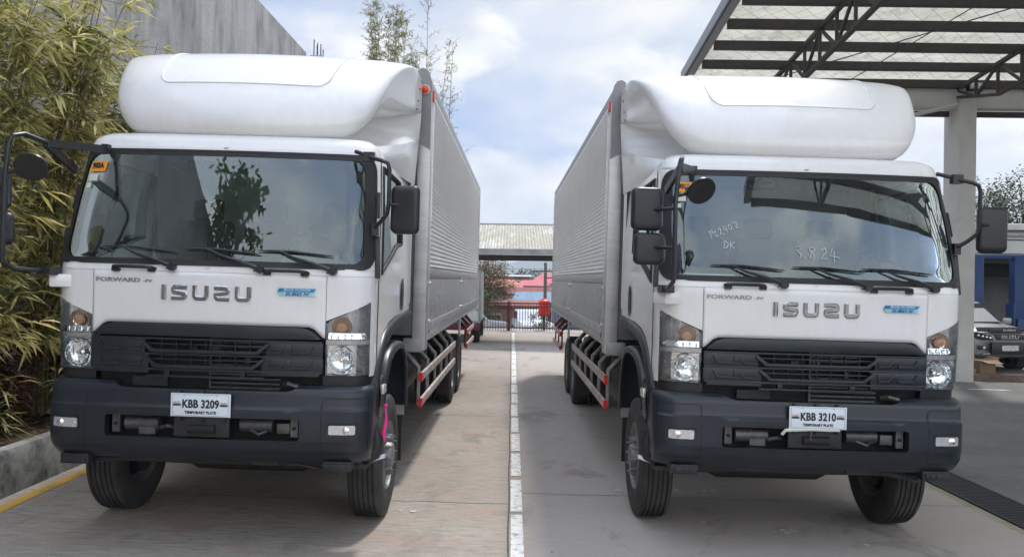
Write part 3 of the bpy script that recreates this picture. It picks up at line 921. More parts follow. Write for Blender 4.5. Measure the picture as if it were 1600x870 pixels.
    for sg in (-1, 1):
        seam(BMP, rrect(sg * 1.06, .845, .185, .205, .035, ne=6), .006, bo)
        f = MB()
        fo = [(x / BMP.par(z)[5], z) for x, z in rrect(sg * 1.03, .822, .118, .050, .02, ne=6)]
        fi = [(x / BMP.par(z)[5], z) for x, z in rrect(sg * 1.03, .822, .10, .036, .012, ne=6)]
        ring(f, BMP, fo, fi, .003, -.012)
        fl = f.build('fog_lamp', BK, T)
        f = MB(); fill(f, BMP, [((sg * 1.03 + (x - sg * 1.03) * 1.0) / BMP.par(z)[5], z) for x, z in rrect(sg * 1.03, .822, .098, .034, .012, ne=6)], off=.002, k=4)
        f.build('lens', MT['lampgrey'], fl)
        f = MB(); c = BMP.P(sg * 1.03 / 1.3, .822, .006); f.lathe([(0, .026), (-.004, .02), (-.006, .002)], (c.x, c.y, c.z), 'y', 14); f.build('bulb', MT['facet'], fl)
        # corner bracket under the bumper, step and side repeater
        c_ = MB(); c_.bb(sg * .88, sg * 1.09, .10, .26, .50, .575); c_.bb(sg * .90, sg * 1.06, .085, .10, .515, .56)
        for q in (.935, .985): c_.tube([(sg * q, .09, .54), (sg * q, .075, .54)], .010, 8)
        c_.build('corner_bracket', MT['chassis'], T, bevel=.01)
        s_ = MB(); s_.tube([(sg * 1.10, .46, .82), (sg * 1.19, .45, .78), (sg * 1.215, .45, .68), (sg * 1.20, .45, .56), (sg * 1.12, .45, .48)], [.03, .05, .06, .055, .03], 8)
        s_.bb(sg * 1.0, sg * 1.16, .36, .52, .46, .50); s_.build('step_bracket', MT['chassis'], T, bevel=.006)
        s_ = MB(); s_.add([(sg * 1.17, .42, .50), (sg * 1.29, .44, .54), (sg * 1.28, .58, .54), (sg * 1.17, .58, .50), (sg * 1.20, .43, .53), (sg * 1.28, .46, .57)], [(0, 1, 2, 3), (0, 1, 5, 4), (1, 2, 5)])
        s_.build('step_plate', MT['alu'], T)
        # fender corner with repeater lamp
        fe = MB()
        fe.grid(lambda i, j: Vector((sg * (1.232 + .012 * math.sin(PI * j)), .44 + .20 * i, .86 + (.275 + .03 * i) * j)), 4, 4)
        fe.grid(lambda i, j: Vector((sg * (1.232 - .12 * j), .44 + .20 * i, 1.135 + .03 * i + .005 * j)), 4, 1)
        fe.build('fender_corner', PL, T)
        rp = MB(); rp.box((sg * 1.248, .53, 1.07), (.03, .12, .075)); ro_ = rp.build('side_repeater', MT['lampgrey'], T, bevel=.012)
        # mud guard: outer cab arch
        def arch(pts, w_in, w_out, lip, nm, mat):
            m = MB(); A = [Vector((0, p[0], p[1])) for p in pts]
            nrm = []
            for i in range(len(A)):
                d_ = (A[min(i + 1, len(A) - 1)] - A[max(i - 1, 0)]).normalized(); nrm.append(Vector((0, -d_.z, d_.y)))
            prof = [(w_in, 0), (w_out - .03, 0), (w_out, -.012), (w_out + .008, -.035), (w_out + .004, -lip), (w_out - .02, -lip)]
            m.loops([[Vector((sg * x, 0, 0)) + a + n_ * h_ for x, h_ in prof] for a, n_ in zip(A, nrm)], closed=False)
            return m.build(nm, mat, T, smooth=50)
        arch([(.34, .98), (.35, 1.12), (.42, 1.24), (.55, 1.38), (.74, 1.50), (.98, 1.57), (1.3, 1.61), (1.8, 1.635), (2.22, 1.64)], .80, 1.225, .10, 'fender', PL)
        arch([(.58, .92), (.62, 1.05), (.72, 1.20), (.88, 1.32), (1.08, 1.38), (1.35, 1.395), (1.60, 1.37), (1.78, 1.28), (1.90, 1.12), (1.95, .92), (1.96, .72)], .80, 1.245, .07, 'mud_guard', MT['plastic'])
        fl_ = MB(); fl_.bb(sg * .84, sg * 1.20, 1.96, 1.972, .30, .74); fl_.build('mud_flap', MT['rubber'], T)
        fl_ = MB(); fl_.bb(sg * 1.13, sg * 1.215, 1.98, 2.005, .62, 1.30); fl_.build('guard_bracket', MT['alud'], T)
    # number plate
    pm = MB(); pm.box((0, -.016, .985), (.44, .010, .170)); pl_ = pm.build('number_plate', MT['platew'], T, bevel=.003)
    Mp = Matrix.Translation((0, -.0225, .985)) @ FR
    L1 = [text_mesh('lettering', plate, .082, .0008, MT['ink'], pl_, Mp @ Matrix.Translation((0, .006, 0)), sx=.80, bold=.003, spacing=1.03)]
    L1.append(text_mesh('lettering', 'TEMPORARY PLATE', .027, .0008, MT['ink'], pl_, Mp @ Matrix.Translation((0, -.055, 0)), sx=.98, bold=.0012))
    for x_ in (-.172, .172):
        L1.append(text_mesh('lettering', 'ISUZU', .019, .0008, MT['redink'], pl_, Mp @ Matrix.Translation((x_, .017, 0)), sx=.95))
        L1.append(text_mesh('lettering', 'DAVAO', .019, .0008, MT['ink'], pl_, Mp @ Matrix.Translation((x_, .000, 0)), sx=.85, bold=.0018))
    join_meshes('lettering', L1, pl_)
    pm = MB()
    for (x0, x1, z0, z1) in ((-.205, .205, .0765, .0785), (-.205, .205, -.0785, -.0765), (-.207, -.205, -.0785, .0785), (.205, .207, -.0785, .0785)):
        pm.bb(x0, x1, -.0235, -.021, .985 + z0, .985 + z1)
    for x_ in (-.12, .12): pm.tube([(x_, -.021, 1.056), (x_, -.026, 1.056)], .004, 8)
    pm.build('border', MT['greyink'], pl_, smooth=0)
    pm = MB()
    for x_ in (-.165, .0, .165): pm.bb(x_ - .014, x_ + .014, -.008, .03, .86, 1.085)
    pm.bb(-.21, .20, .02, .05, .745, .90); 
    pb = pm.build('plate_bracket', MT['chassis'], T, bevel=.003)
    pm = MB(); pm.tube([(-.10, .012, .805), (.10, .012, .805)], .032, 12); pm.build('tow_slot', MT['void'], pb)
    if notes:
        pm = MB(); pm.tube([(-.27, -.01, .85), (-.245, -.02, .885), (-.19, -.02, .890), (-.05, -.018, .897), (.08, -.018, .894), (.17, -.016, .892)], [.012, .013, .015, .013, .012, .008], 8)
        ro2 = pm.build('rolled_rag', MT['paper'], T)
        pm = MB(); pm.tube([(-.05, -.012, .89), (-.045, -.014, .86), (-.055, -.014, .83), (-.04, -.014, .80)], .006, 6); pm.build('chain', MT['engine'], T)
    # things seen in the bumper opening and beneath
    e = MB()
    e.tube([(-.60, .12, .82), (-.35, .12, .82)], .055, 14); e.box((-.43, .10, .80), (.12, .06, .11)); e.build('air_cylinder', MT['engine'], T); e = MB(); e.tube([(.26, .12, .83), (.50, .12, .83)], .055, 14)
    e.build('air_cylinder', MT['engine'], T)
    for q in (-.66, .67): e = MB(); e.box((q, .08, .82), (.055, .03, .13)); e.build('mount', MT['engine'], T)
    e = MB(); e.box((.58, .12, .81), (.10, .06, .08)); e.build('valve', MT['engine'], T, bevel=.01)
    e = MB(); e.tube([(-.34, .10, .79), (-.28, .07, .81), (-.24, .1, .80)], .016, 8); e.build('pipe', MT['engine'], T); e = MB(); e.tube([(.33, .09, .80), (.41, .05, .77), (.46, .1, .79)], .012, 8)
    e.build('pipe', MT['engine'], T)
    for q in (-.66, .67): e = MB(); e.tube([(q, .062, .82), (q, .05, .82)], .014, 8); e.build('bolt', MT['void'], T)
    e = MB()
    e.tube([(-1.0, .30, .50), (-.6, .26, .535), (-.2, .25, .53), (.2, .25, .53), (.55, .26, .535), (.95, .34, .48)], .036, 10)
    e.tube([(-.30, .20, .555), (.02, .19, .56), (.25, .19, .555)], .026, 10); e.box((.42, .24, .545), (.20, .08, .07)); e.box((-.42, .24, .55), (.26, .07, .06))
    e.tube([(.50, .22, .55), (.62, .2, .53), (.78, .22, .50), (.95, .30, .44)], .012, 8)
    e.build('cross_tube', MT['chassis'], T)
    # axle, springs, rails
    e = MB()
    e.tube([(-.90, 1.18, .52), (-.6, 1.18, .50), (-.45, 1.18, .42), (.45, 1.18, .42), (.6, 1.18, .50), (.90, 1.18, .52)], .065, 10)
    e.build('front_axle', MT['chassis'], T)
    e = MB()
    for sg in (-1, 1):
        e.bb(sg * .39, sg * .47, .35, 12.3, .92, 1.18)
        e.build('chassis_rail', MT['chassis'], T, smooth=0); e = MB()
        for k in range(3): e.tube([(sg * .43, .35, .74 - .014 * k), (sg * .43, .8, .56 - .012 * k), (sg * .43, 1.2, .56 - .012 * k), (sg * .43, 1.75, .76)], .028, 6)
        e.build('leaf_spring', MT['chassis'], T); e = MB()
        e.bb(sg * .62, sg * 1.05, 2.9, 4.1, .55, 1.05) if sg < 0 else e.tube([(1.0 * .80, 2.9, .82), (.80, 4.3, .82)], .27, 18)
        e.build('tank', MT['chassis'], T, bevel=.02); e = MB()
        e.bb(sg * .62, sg * 1.02, 4.9, 5.6, .60, 1.08); e.build('battery_box', MT['chassis'], T, bevel=.02); e = MB()
    for k in range(14): e.bb(-.43, .43, .8 + .85 * k, .88 + .85 * k, .98, 1.12)
    e.box((0, 1.3, .95), (.7, 1.6, .55)); e.tube([(0, 2.2, .80), (0, 7, .62)], .06, 10)
    for yy in (7.75, 9.1): e.tube([(-.95, yy, .53), (.95, yy, .53)], .09, 12); e.lathe([(-.18, .06), (-.12, .2), (.12, .2), (.18, .06)], (0, yy, .55), 'y', 16)
    for k in range(24): e.bb(-1.22, 1.22, 2.7 + .41 * k, 2.76 + .41 * k, 1.22, 1.31)
    e.build('chassis', MT['chassis'], T)
    # ---- wheels ----
    LOW = ('wheel', 'front_axle', 'mud_flap', 'rear_axle')
    def tyre_mesh():
        m = MB(); r = .525; hw = .138
        pr = [(-hw + .012, .30), (-hw - .004, .36), (-hw - .008, .42), (-hw + .003, .475), (-hw + .012, .505), (-hw + .022, .518)]
        gx = [-.082, -.042, 0, .042, .082]
        pr2 = []
        for q in gx: pr2 += [(q - .006, r), (q - .004, r - .014), (q + .004, r - .014), (q + .006, r)]
        pr = pr + [(-hw + .03, r - .002)] + pr2 + [(hw - .03, r - .002)] + [(-x, y_) for x, y_ in reversed(pr[:6])]
        m.lathe(pr, (0, 0, 0), 'x', 72)
        return m.mesh('tyre', MT['tyre'], smooth=28)
    global TYRE
    if TYRE is None: TYRE = tyre_mesh()
    def rim_front(sg):
        m = MB(); k = sg
        pr = [(.120, .302), (.128, .295), (.128, .285), (.105, .278), (.09, .262), (.088, .225), (.105, .195), (.118, .172), (.122, .15), (.10, .145), (.10, .115), (.150, .108), (.168, .095), (.172, .05), (.172, .001)]
        m.lathe(pr, (0, 0, 0), 'x', 40, k)
        m.lathe([(-.13, .30), (-.05, .24), (.088, .25)], (0, 0, 0), 'x', 30, k)
        for j in range(10):
            t = 2 * PI * j / 10; c, s2 = math.cos(t) * .158, math.sin(t) * .158
            m.tube([(k * .115, c, s2), (k * .148, c, s2)], .019, 8); m.tube([(k * .148, c, s2), (k * .175, c, s2)], .010, 6)
        return m
    def rim_rear(sg):
        m = MB(); k = sg
        pr = [(.120, .302), (.128, .295), (.12, .283), (.0, .270), (-.06, .24), (-.07, .17), (-.05, .15), (-.05, .12), (.09, .11), (.10, .09), (.10, .001)]
        m.lathe(pr, (0, 0, 0), 'x', 36, k)
        for j in range(10):
            t = 2 * PI * j / 10; c, s2 = math.cos(t) * .19, math.sin(t) * .19
            m.tube([(k * -.07, c, s2), (k * -.02, c, s2)], .02, 6)
        return m
    for sg in (-1, 1):
        wl = empty('wheel', (sg * 1.075, 1.18, .525)); wl.parent = T
        ty = bpy.data.objects.new('tyre', TYRE); col.objects.link(ty); ty.parent = wl
        rim_front(sg).build('rim', MT['rim'], wl)
        dr = MB(); dr.lathe([(-.14, .02), (-.14, .20), (.02, .21)], (0, 0, 0), 'x', 24, sg); dr.build('brake_drum', MT['chassis'], wl)
        for yy in (7.75, 9.1):
            for xo_ in (1.09, .77):
                wl = empty('wheel', (sg * xo_, yy, .525)); wl.parent = T
                ty = bpy.data.objects.new('tyre', TYRE); col.objects.link(ty); ty.parent = wl
                rim_rear(sg if xo_ > 1 else -sg).build('rim', MT['rim'], wl)
    # ---- fairing ----
    f = MB()
    zs = [3.03, 3.037, 3.05, 3.072, 3.10, 3.14, 3.18, 3.23, 3.28, 3.35, 3.42, 3.5, 3.58, 3.65, 3.72, 3.77, 3.82, 3.856, 3.89, 3.916, 3.94, 3.953, 3.965, 3.970, 3.975]
    NS = 8; prof = []
    for zq in zs:
        row = []
        for i in range(-30 - NS, 31 + NS):
            a = max(-1, min(1, i / 30)); p = FAIR.P0(a, zq)
            if abs(i) > 30:
                sgx = 1 if i > 0 else -1; t = (abs(i) - 30) / NS
                xb = 1.25 if zq < 3.93 else 1.25 - 1.2 * (zq - 3.93)
                yv = p.y + (2.38 - p.y) * t
                p = Vector((sgx * (abs(p.x) + (xb - abs(p.x)) * (t * .85 + .15 * t * t)), yv, zq))
            # the lower edge climbs along the side towards the box
            tt = max(0, (abs(i) - 22) / (8 + NS))
            zl = 3.03 + .60 * tt ** 1.25
            p.z = zl + (zq - 3.03) / .945 * (3.975 - zl) + .015 * tt
            row.append(p)
        prof.append(row)
    for it in range(2):
        q2 = [[p.copy() for p in r0] for r0 in prof]
        for i in range(1, len(prof) - 1):
            for j in range(1, len(prof[0]) - 1):
                q2[i][j] = prof[i][j] * .4 + (prof[i - 1][j] + prof[i + 1][j] + prof[i][j - 1] + prof[i][j + 1]) * .15
        prof = q2
    f.loops(prof, closed=False)
    top = prof[-1]
    f.loops([top, [Vector((p.x * .9, 2.38, 4.06)) for p in top]], closed=False)
    fo = f.build('roof_fairing', W, T, smooth=50)
    for sg in (-1, 1):
        s_ = MB()
        edge = prof[0][30 + NS + 16:] if sg > 0 else prof[0][:30 + NS - 15][::-1]
        ne_ = len(edge) - 1
        def sk(i, j):
            k = min(int(i * ne_), ne_ - 1); fr_ = i * ne_ - k
            e_ = edge[k] * (1 - fr_) + edge[k + 1] * fr_
            y = .50 + 1.88 * i
            lo = Vector((sg * (1.10 + .10 * i), y, 2.90))
            rg = Vector((sg * (1.0 + .235 * (1 - (1 - i) ** 2.5)), y + .01, 3.01 + .38 * i ** 1.25))
            if j < .5:
                u = j * 2; p = lo * (1 - u) + rg * u; p.x += sg * .035 * math.sin(PI * u) * (1 - i) ** .5
            else:
                u = j * 2 - 1; p = rg * (1 - u) + e_ * u
                p.x -= sg * .08 * math.sin(PI * u) * math.sin(PI * i); p.z -= .03 * math.sin(PI * u) * (1 - i)
            return p
        s_.grid(sk, 30, 16)
        s_.grid(lambda i, j: Vector((sg * (1.185 + .01 * i), 2.21 + .13 * i, 1.7 + 1.24 * j)), 1, 6)
        s_.build('side_skirt', W, fo, smooth=60)
    m = MB()
    for sg in (-1, 1):
        for k in range(7):
            q = prof[3][30 + NS + sg * (22 + 2 * k)]
            m.lathe([(0, .011), (-.006, .009), (-.008, .001)], (q.x + sg * .004, q.y - .004, q.z + .05), 'y', 8)
        for k in range(5):
            q = prof[5 + 4 * k][30 + NS + sg * (29 + NS)]
            m.tube([(q.x, q.y, q.z), (q.x + sg * .012, q.y - .004, q.z)], .010, 6)
    m.build('fasteners', MT['alud'], fo)
    rd = MB()
    path = []
    yz = lambda z: z
    zl = 3.50; zr = 3.50; xr = .74
    for k in range(12): path.append(FAIR.P(-CLAMP(xr - .10 * (k / 11) ** 1.5 * 0, z=0) / 1.45 * 1.0, 3.93 - (3.93 - 3.60) * k / 11, .0))
    for k in range(1, 8):
        t = R(90 * k / 7); path.append(FAIR.P(-(xr - .10 + .10 * math.cos(t)) / 1.45, 3.60 - .10 * math.sin(t), .0))
    for k in range(1, 30): path.append(FAIR.P((-(xr - .10) + 2 * (xr - .10) * k / 30) / 1.45, 3.50, .0))
    for k in range(7, -1, -1):
        t = R(90 * k / 7); path.append(FAIR.P((xr - .10 + .10 * math.cos(t)) / 1.45, 3.60 - .10 * math.sin(t), .0))
    for k in range(10, -1, -1): path.append(FAIR.P(xr / 1.45, 3.93 - (3.93 - 3.60) * k / 11, .0))
    rd.tube(path, .008, 6)
    rd.build('ridge', W, fo)
    # ---- mirrors ----
    def mirror_head(c, w, h, rz_=0.0, par=None):
        m = MB(); o = []
        for (dy, s_, rr_) in ((-.03, .72, .03), (-.028, .86, .04), (-.015, .97, .045), (.02, 1.0, .045), (.035, .97, .04)):
            o.append([Vector((x, dy, z)) for x, z in rrect(0, 0, w / 2 * s_, h / 2 * s_, rr_, ne=3, nc=5)])
        m.loops(o)
        n = len(o[0]); m.add(o[0], [tuple(range(n))])
        M = Matrix.Translation(c) @ Matrix.Rotation(rz_, 4, 'Z'); m.v = [tuple(M @ Vector(p)) for p in m.v]
        ob = m.build('mirror_housing', BK, par, smooth=50)
        g2 = MB(); q = [Vector((x, .034, z)) for x, z in rrect(0, 0, w / 2 * .95, h / 2 * .95, .04, ne=3, nc=5)]
        g2.add([M @ p for p in q], [tuple(range(len(q)))]); g2.build('mirror_glass', MT['chrome'], ob)
        return ob
    m = MB()
    ax_, ay_ = -1.225, -.44
    m.tube([(-1.17, .10, 1.935), (-1.19, .0, 1.935), (ax_, -.30, 1.945), (ax_, ay_, 1.99), (ax_ + .005, ay_ - .01, 2.10), (ax_, ay_, 2.55), (ax_ + .02, ay_, 2.80), (ax_ + .035, ay_ + .02, 2.86), (ax_ + .06, ay_ + .10, 2.885), (-1.13, -.12, 2.86)], .017, 10)
    m.bar((-1.14, -.14, 2.855), (-.93, .30, 2.885), .03, .055); m.bar((-1.13, -.13, 2.85), (-1.15, .30, 2.72), .03, .06)
    m.bar((-.93, .30, 2.90), (-.93, .36, 2.90), .05, .05); m.box((-1.18, .04, 1.935), (.10, .16, .06))
    m.tube([(ax_, ay_, 2.51), (-1.39, -.28, 2.51)], .013, 8); m.tube([(ax_, ay_, 2.23), (-1.38, -.28, 2.24)], .013, 8)
    m.tube([(ax_, ay_, 2.60), (-1.06, -.42, 2.64)], .014, 8)
    m.tube([(-1.39, -.24, 2.51), (-1.37, -.24, 2.2)], .012, 8)
    arm = m.build('mirror_arm', BK, T, bevel=0)
    mirror_head((-1.40, -.30, 2.515), .235, .315, .12, arm); mirror_head((-1.375, -.30, 2.225), .235, .235, .12, arm)
    m = MB(); m.lathe([(-.028, .001), (-.026, .045), (-.012, .09), (.0, .105), (.012, .105), (.014, .001)], (0, 0, 0), 'z', 26, -1)
    M = Matrix.Translation((-1.045, -.44, 2.645)) @ Matrix.Rotation(R(-55), 4, 'X') @ Matrix.Rotation(R(-14), 4, 'Y')
    m.v = [tuple(M @ Vector(p)) for p in m.v]
    m.tube([(-1.15, -.43, 2.64), (-1.06, -.44, 2.68)], [.035, .02], 8)
    m.build('round_mirror', BK, arm, smooth=50)
    m = MB()
    m.tube([(1.02, .30, 2.92), (1.12, .22, 2.88), (1.16, .19, 2.86), (1.24, .17, 2.84), (1.29, .17, 2.82), (1.305, .17, 2.77), (1.305, .17, 2.50), (1.295, .18, 2.44), (1.24, .22, 2.38), (1.19, .26, 2.34)], .016, 10)
    m.box((1.14, .22, 2.87), (.08, .06, .07)); m.tube([(1.305, .17, 2.51), (1.40, .19, 2.51)], .013, 8)
    m.box((1.19, .285, 2.32), (.05, .05, .09))
    arm = m.build('mirror_arm', BK, T)
    mirror_head((1.425, .20, 2.475), .22, .37, -.15, arm)
    # ---- interior ----
    m = MB(); m.bb(-1.10, 1.10, .30, 2.18, 1.50, 1.56); m.bb(-1.09, 1.09, 2.10, 2.18, 1.56, 2.97); m.bb(-1.02, 1.02, .70, 2.18, 2.955, 2.97)
    for sg in (-1, 1): 
        m.bb(sg * 1.085, sg * 1.11, .30, 1.45, 1.5, 1.93); m.bb(sg * 1.06, sg * 1.10, 1.55, 2.18, 1.5, 2.95)
    m.build('cab_lining', MT['trim'], T, smooth=0)
    m = MB(); m.add([(-1.05, .30, 1.97), (1.05, .30, 1.97), (1.03, .72, 2.02), (-1.03, .72, 2.02), (-1.03, .80, 1.6), (1.03, .80, 1.6)], [(0, 1, 2, 3), (3, 2, 5, 4)])
    m.add([(.35, .58, 2.02), (.85, .58, 2.02), (.82, .70, 2.12), (.38, .70, 2.12)], [(0, 1, 2, 3)])
    m.build('dashboard', MT['dash'], T)
    if notes:
        m = MB(); m.add([(-.95, .36, 2.00), (-.55, .36, 2.00), (-.50, .58, 2.07), (-.92, .58, 2.07)], [(0, 1, 2, 3)]); m.build('papers', MT['paper'], T)
    for x_ in (-.60, .0, .60):
        m = MB(); m.box((x_, 1.25, 1.78), (.50, .52, .14)); m.box((x_, 1.52, 2.12), (.48, .14, .62), M=Matrix.Rotation(R(-10), 4, 'X'))
        m.box((x_, 1.60, 2.53), (.27, .10, .20), M=Matrix.Rotation(R(-6), 4, 'X')); m.build('seat', MT['seat'], T, bevel=.04)
    m = MB(); c = Vector((.60, .80, 2.13)); M = Matrix.Translation(c) @ Matrix.Rotation(R(-52), 4, 'X')
    m.tube([M @ Vector((.21 * math.cos(2 * PI * k / 28), .21 * math.sin(2 * PI * k / 28), 0)) for k in range(28)], .015, 8, closed=True)
    for t in (0, 120, 240): m.tube([M @ Vector((0, 0, -.02)), M @ Vector((.2 * math.cos(R(t - 90)), .2 * math.sin(R(t - 90)), 0))], .016, 6)
    m.build('steering_wheel', BK, T)
    m = MB(); m.tube([(-1.02, 1.40, 2.80), (-.95, 1.25, 2.2), (-.80, 1.3, 1.8)], .022, 6); m.tube([(1.02, 1.40, 2.80), (.95, 1.25, 2.2), (.80, 1.3, 1.8)], .022, 6); m.build('seat_belt', MT['rubber'], T)
    m = MB()
    m.box((-.30, .62, 2.83), (.22, .03, .06)); m.tube([(-.30, .62, 2.86), (-.30, .58, 2.93)], .01, 6); m.build('inside_mirror', BK, T, bevel=.01)
    # ---- cargo box ----
    Y0, Y1, HW, ZB, ZT = 2.46, 12.55, 1.34, 1.31, 4.04
    B_ = empty('cargo_box', (0, 0, 0)); B_.parent = T
    m = MB()
    m.bb(-HW + .03, HW - .03, Y0 + .03, Y1 - .03, ZB + .05, ZT - .06)
    m.build('box_core', MT['grey'], B_, smooth=0)
    # roof rails with rounded shoulders
    m = MB()
    for sg in (-1, 1):
        pr = [(HW - .12, ZT + .012), (HW - .05, ZT + .008), (HW - .018, ZT - .012), (HW + .002, ZT - .05), (HW + .004, ZT - .15), (HW - .03, ZT - .15)]
        m.loops([[Vector((sg * x, yy, z)) for x, z in pr] for yy in (Y0, Y1)], closed=False)
        m.add([(sg * x, Y0, z) for x, z in pr], [tuple(range(6))])
    m.grid(lambda i, j: Vector((-HW + .12 + 2 * (HW - .12) * i, Y0 + (Y1 - Y0) * j, ZT + .012)), 2, 2)
    m.build('roof', MT['alud'], B_)
    for sg in (-1, 1):
        # corner posts (front, middle, rear) and rails
        m = MB()
        m.bb(sg * (HW - .13), sg * (HW + .006), Y0 - .004, Y0 + .20, ZB - .10, ZT - .152)
        m.bb(sg * (HW - .02), sg * (HW + .010), Y1 - .12, Y1, ZB - .02, ZT - .152)
        m.bb(sg * (HW - .02), sg * (HW + .012), 7.35, 7.45, ZB - .30, 1.985)
        m.bb(sg * (HW - .02), sg * (HW + .006), Y0 + .20, Y1 - .12, 1.955, 2.06)
        m.build('post', MT['alu'], B_, bevel=.006)
        m = MB(); m.bb(sg * (HW + .007), sg * (HW + .013), Y0 + .185, Y0 + .20, ZB, ZT - .16); m.build('post_edge', MT['chrome'], B_, smooth=0)
        m = MB(); m.bb(sg * (HW - .22), sg * (HW - .02), Y0 - .02, Y0 + .14, ZB - .12, ZB + .02); m.build('corner_casting', MT['alud'], B_, bevel=.012)
        # ribbed upper panel
        m = MB(); rows = []; z = 2.062; pitch = .0490
        while z < ZT - .16 - pitch:
            rows += [(-.010, z), (-.010, z + pitch * .10), (.014, z + pitch * .46), (.014, z + pitch * .58)]
            z += pitch
        rows.append((.004, ZT - .14))
        ys = [Y0 + .20 + (Y1 - .12 - Y0 - .20) * k / 24 for k in range(25)]
        m.loops([[Vector((sg * (HW - .006 + o_), yy, zz)) for o_, zz in rows] for yy in ys], closed=False)
        m.build('ribbed_panel', MT['ribs'], B_, smooth=20)
        # smooth drop-side with its hinge strip
        m = MB()
        for (ya, yb2) in ((Y0 + .20, 7.35), (7.45, Y1 - .12)):
            m.grid(lambda i, j: Vector((sg * (HW + .002 + .004 * math.sin(i * 9) * math.sin(PI * j)), ya + (yb2 - ya) * i, 1.47 + .48 * j)), 20, 4)
            m.bb(sg * (HW - .02), sg * (HW + .012), ya, yb2, ZB - .01, ZB + .045)
        m.build('drop_side', MT['dropside'], B_, smooth=60)
        m = MB(); m.bb(sg * (HW - .03), sg * (HW - .004), Y0 + .2, Y1 - .12, ZB + .04, 1.475)
        m.build('hinge_rail', MT['alud'], B_, smooth=0)
        lm = MB(); yy = 0
        for m in (lm,):
            m.bb(sg * HW, sg * (HW + .02), yy, yy + .07, 1.40, 1.49); m.tube([(sg * (HW + .014), yy + .02, 1.345), (sg * (HW + .022), yy + .035, 1.40), (sg * (HW + .014), yy + .10, 1.355)], .009, 6); m.bb(sg * (HW), sg * (HW + .014), yy + .10, yy + .13, 1.34, 1.40)
        lm = lm.mesh('latch', MT['alu'], smooth=30); yy = Y0 + .33
        while yy < Y1 - .2:
            lo_ = bpy.data.objects.new('latch', lm); col.objects.link(lo_); lo_.parent = B_; lo_.location = (0, yy, 0); yy += .205
        lm = MB(); lm.tube([(sg * HW, 0, 0), (sg * (HW + .025), 0, 0)], .022, 10); lm = lm.mesh('catch', MT['alu'], smooth=30)
        for yy in (Y0 + .245, 7.3, 7.5):
            for zz in (1.50, 1.90):
                lo_ = bpy.data.objects.new('catch', lm); col.objects.link(lo_); lo_.parent = B_; lo_.location = (0, yy, zz)
        # front corner plate with marker lamp
        m = MB()
        m.add([(sg * 1.0, Y0 - .008, ZT - .20), (sg * (HW - .15), Y0 - .008, ZT - .15), (sg * (HW - .145), Y0 - .008, ZT + .06), (sg * (HW - .10), Y0 - .008, ZT + .085), (sg * (HW - .05), Y0 - .008, ZT + .07), (sg * (HW - .02), Y0 - .008, ZT + .02), (sg * HW, Y0 - .008, ZT - .06), (sg * (HW + .002), Y0 - .008, 3.28), (sg * 1.0, Y0 - .008, 3.48)], [(0, 1, 2, 3, 4, 5, 6, 7, 8)])
        for k in range(4): m.tube([(sg * (HW - .02), Y0 - .008, 3.35 + .16 * k), (sg * (HW - .02), Y0 - .014, 3.35 + .16 * k)], .008, 6)
        cp = m.build('corner_plate', MT['grey2'], B_, smooth=0)
        if sg > 0:
            m = MB(); m.lathe([(0, .054), (-.012, .052), (-.014, .044)], (sg * 1.272, Y0 - .010, 3.90), 'y', 24); m.build('lamp_ring', MT['alu'], cp)
            m = MB(); m.lathe([(-.010, .044), (-.022, .030), (-.03, .002)], (sg * 1.272, Y0 - .010, 3.90), 'y', 24); m.build('marker_lamp', MT['redlamp'], cp)
        m = MB(); m.bb(sg * (HW + .004), sg * (HW + .024), Y0 + .03, Y0 + .13, 3.80, 3.90); m.build('side_marker', MT['red'], B_, bevel=.006)
        # side guards
        for (ga, gb, n, mt_) in ((2.62, 7.05, 6, 'alu'), (9.9, 12.2, 3, 'rustrail')):
            G = MB()
            for zz in (.60, .87):
                G.bb(sg * (HW - .06), sg * (HW - .03), ga, gb, zz, zz + .085)
            go = G.build('side_guard', MT['rail'] if mt_ == 'alu' else MT['rustrail'], T, bevel=.004)
            for k in range(n):
                G = MB(); yy = ga + .15 + (gb - ga - .3) * k / (n - 1)
                G.bar((sg * (HW - .085), yy, .60), (sg * (HW - .085), yy, 1.02), .03, .07, up=Vector((0, 1, 0)))
                G.bar((sg * (HW - .085), yy, 1.0), (sg * (HW - .30), yy, 1.24), .03, .07, up=Vector((0, 1, 0)))
                G.bar((sg * (HW - .085), yy + .02, .98), (sg * (HW - .4), yy + .5, 1.22), .03, .05)
                G.build('bracket', MT['alud'] if mt_ == 'alu' else MT['rust'], go, bevel=.004)
            for zz in (.60, .87):
                G = MB()
                G.bb(sg * (HW - .064), sg * (HW - .026), ga - .012, ga + .02, zz - .004, zz + .089)
                G.bb(sg * (HW - .032), sg * (HW - .027), ga + .02, ga + .14, zz + .004, zz + .08)
                G.build('reflector', MT['red'], go, smooth=0)
    # door / rear frame, tail
    m = MB(); m.bb(-HW + .14, HW - .14, Y0 + .004, Y0 + .06, ZT - .40, ZT - .004); m.build('front_rail', MT['alud'], B_, smooth=0)
    m = MB(); m.bb(-1.25, 1.25, Y1, Y1 + .04, ZB, ZT - .02); m.build('rear_doors', MT['alud'], B_, smooth=0)
    for ch in T.children:      # the body rides on its springs
        if ch.name.split('.')[0] not in LOW: ch.location.z += .12
    return T
def CLAMP(x, z=0): return x
TYRE = None
def rib_mat():
    m, nt, b, out = newmat('ribbed_aluminium')
    n = nz(nt, 1.2, 6, 0.6)
    c = rampn(nt, n, [(0.3, (0.78, 0.78, 0.77)), (0.7, (0.88, 0.88, 0.87))])
    nt.links.new(c, b.inputs['Base Color']); b.inputs['Metallic'].default_value = 0.35
    nt.links.new(rampn(nt, n, [(0.3, 0.32), (0.7, 0.48)]), b.inputs['Roughness'])
    bumpn(nt, b, nz(nt, 2.5, 4, 0.6), 0.25, 0.02)
    return m
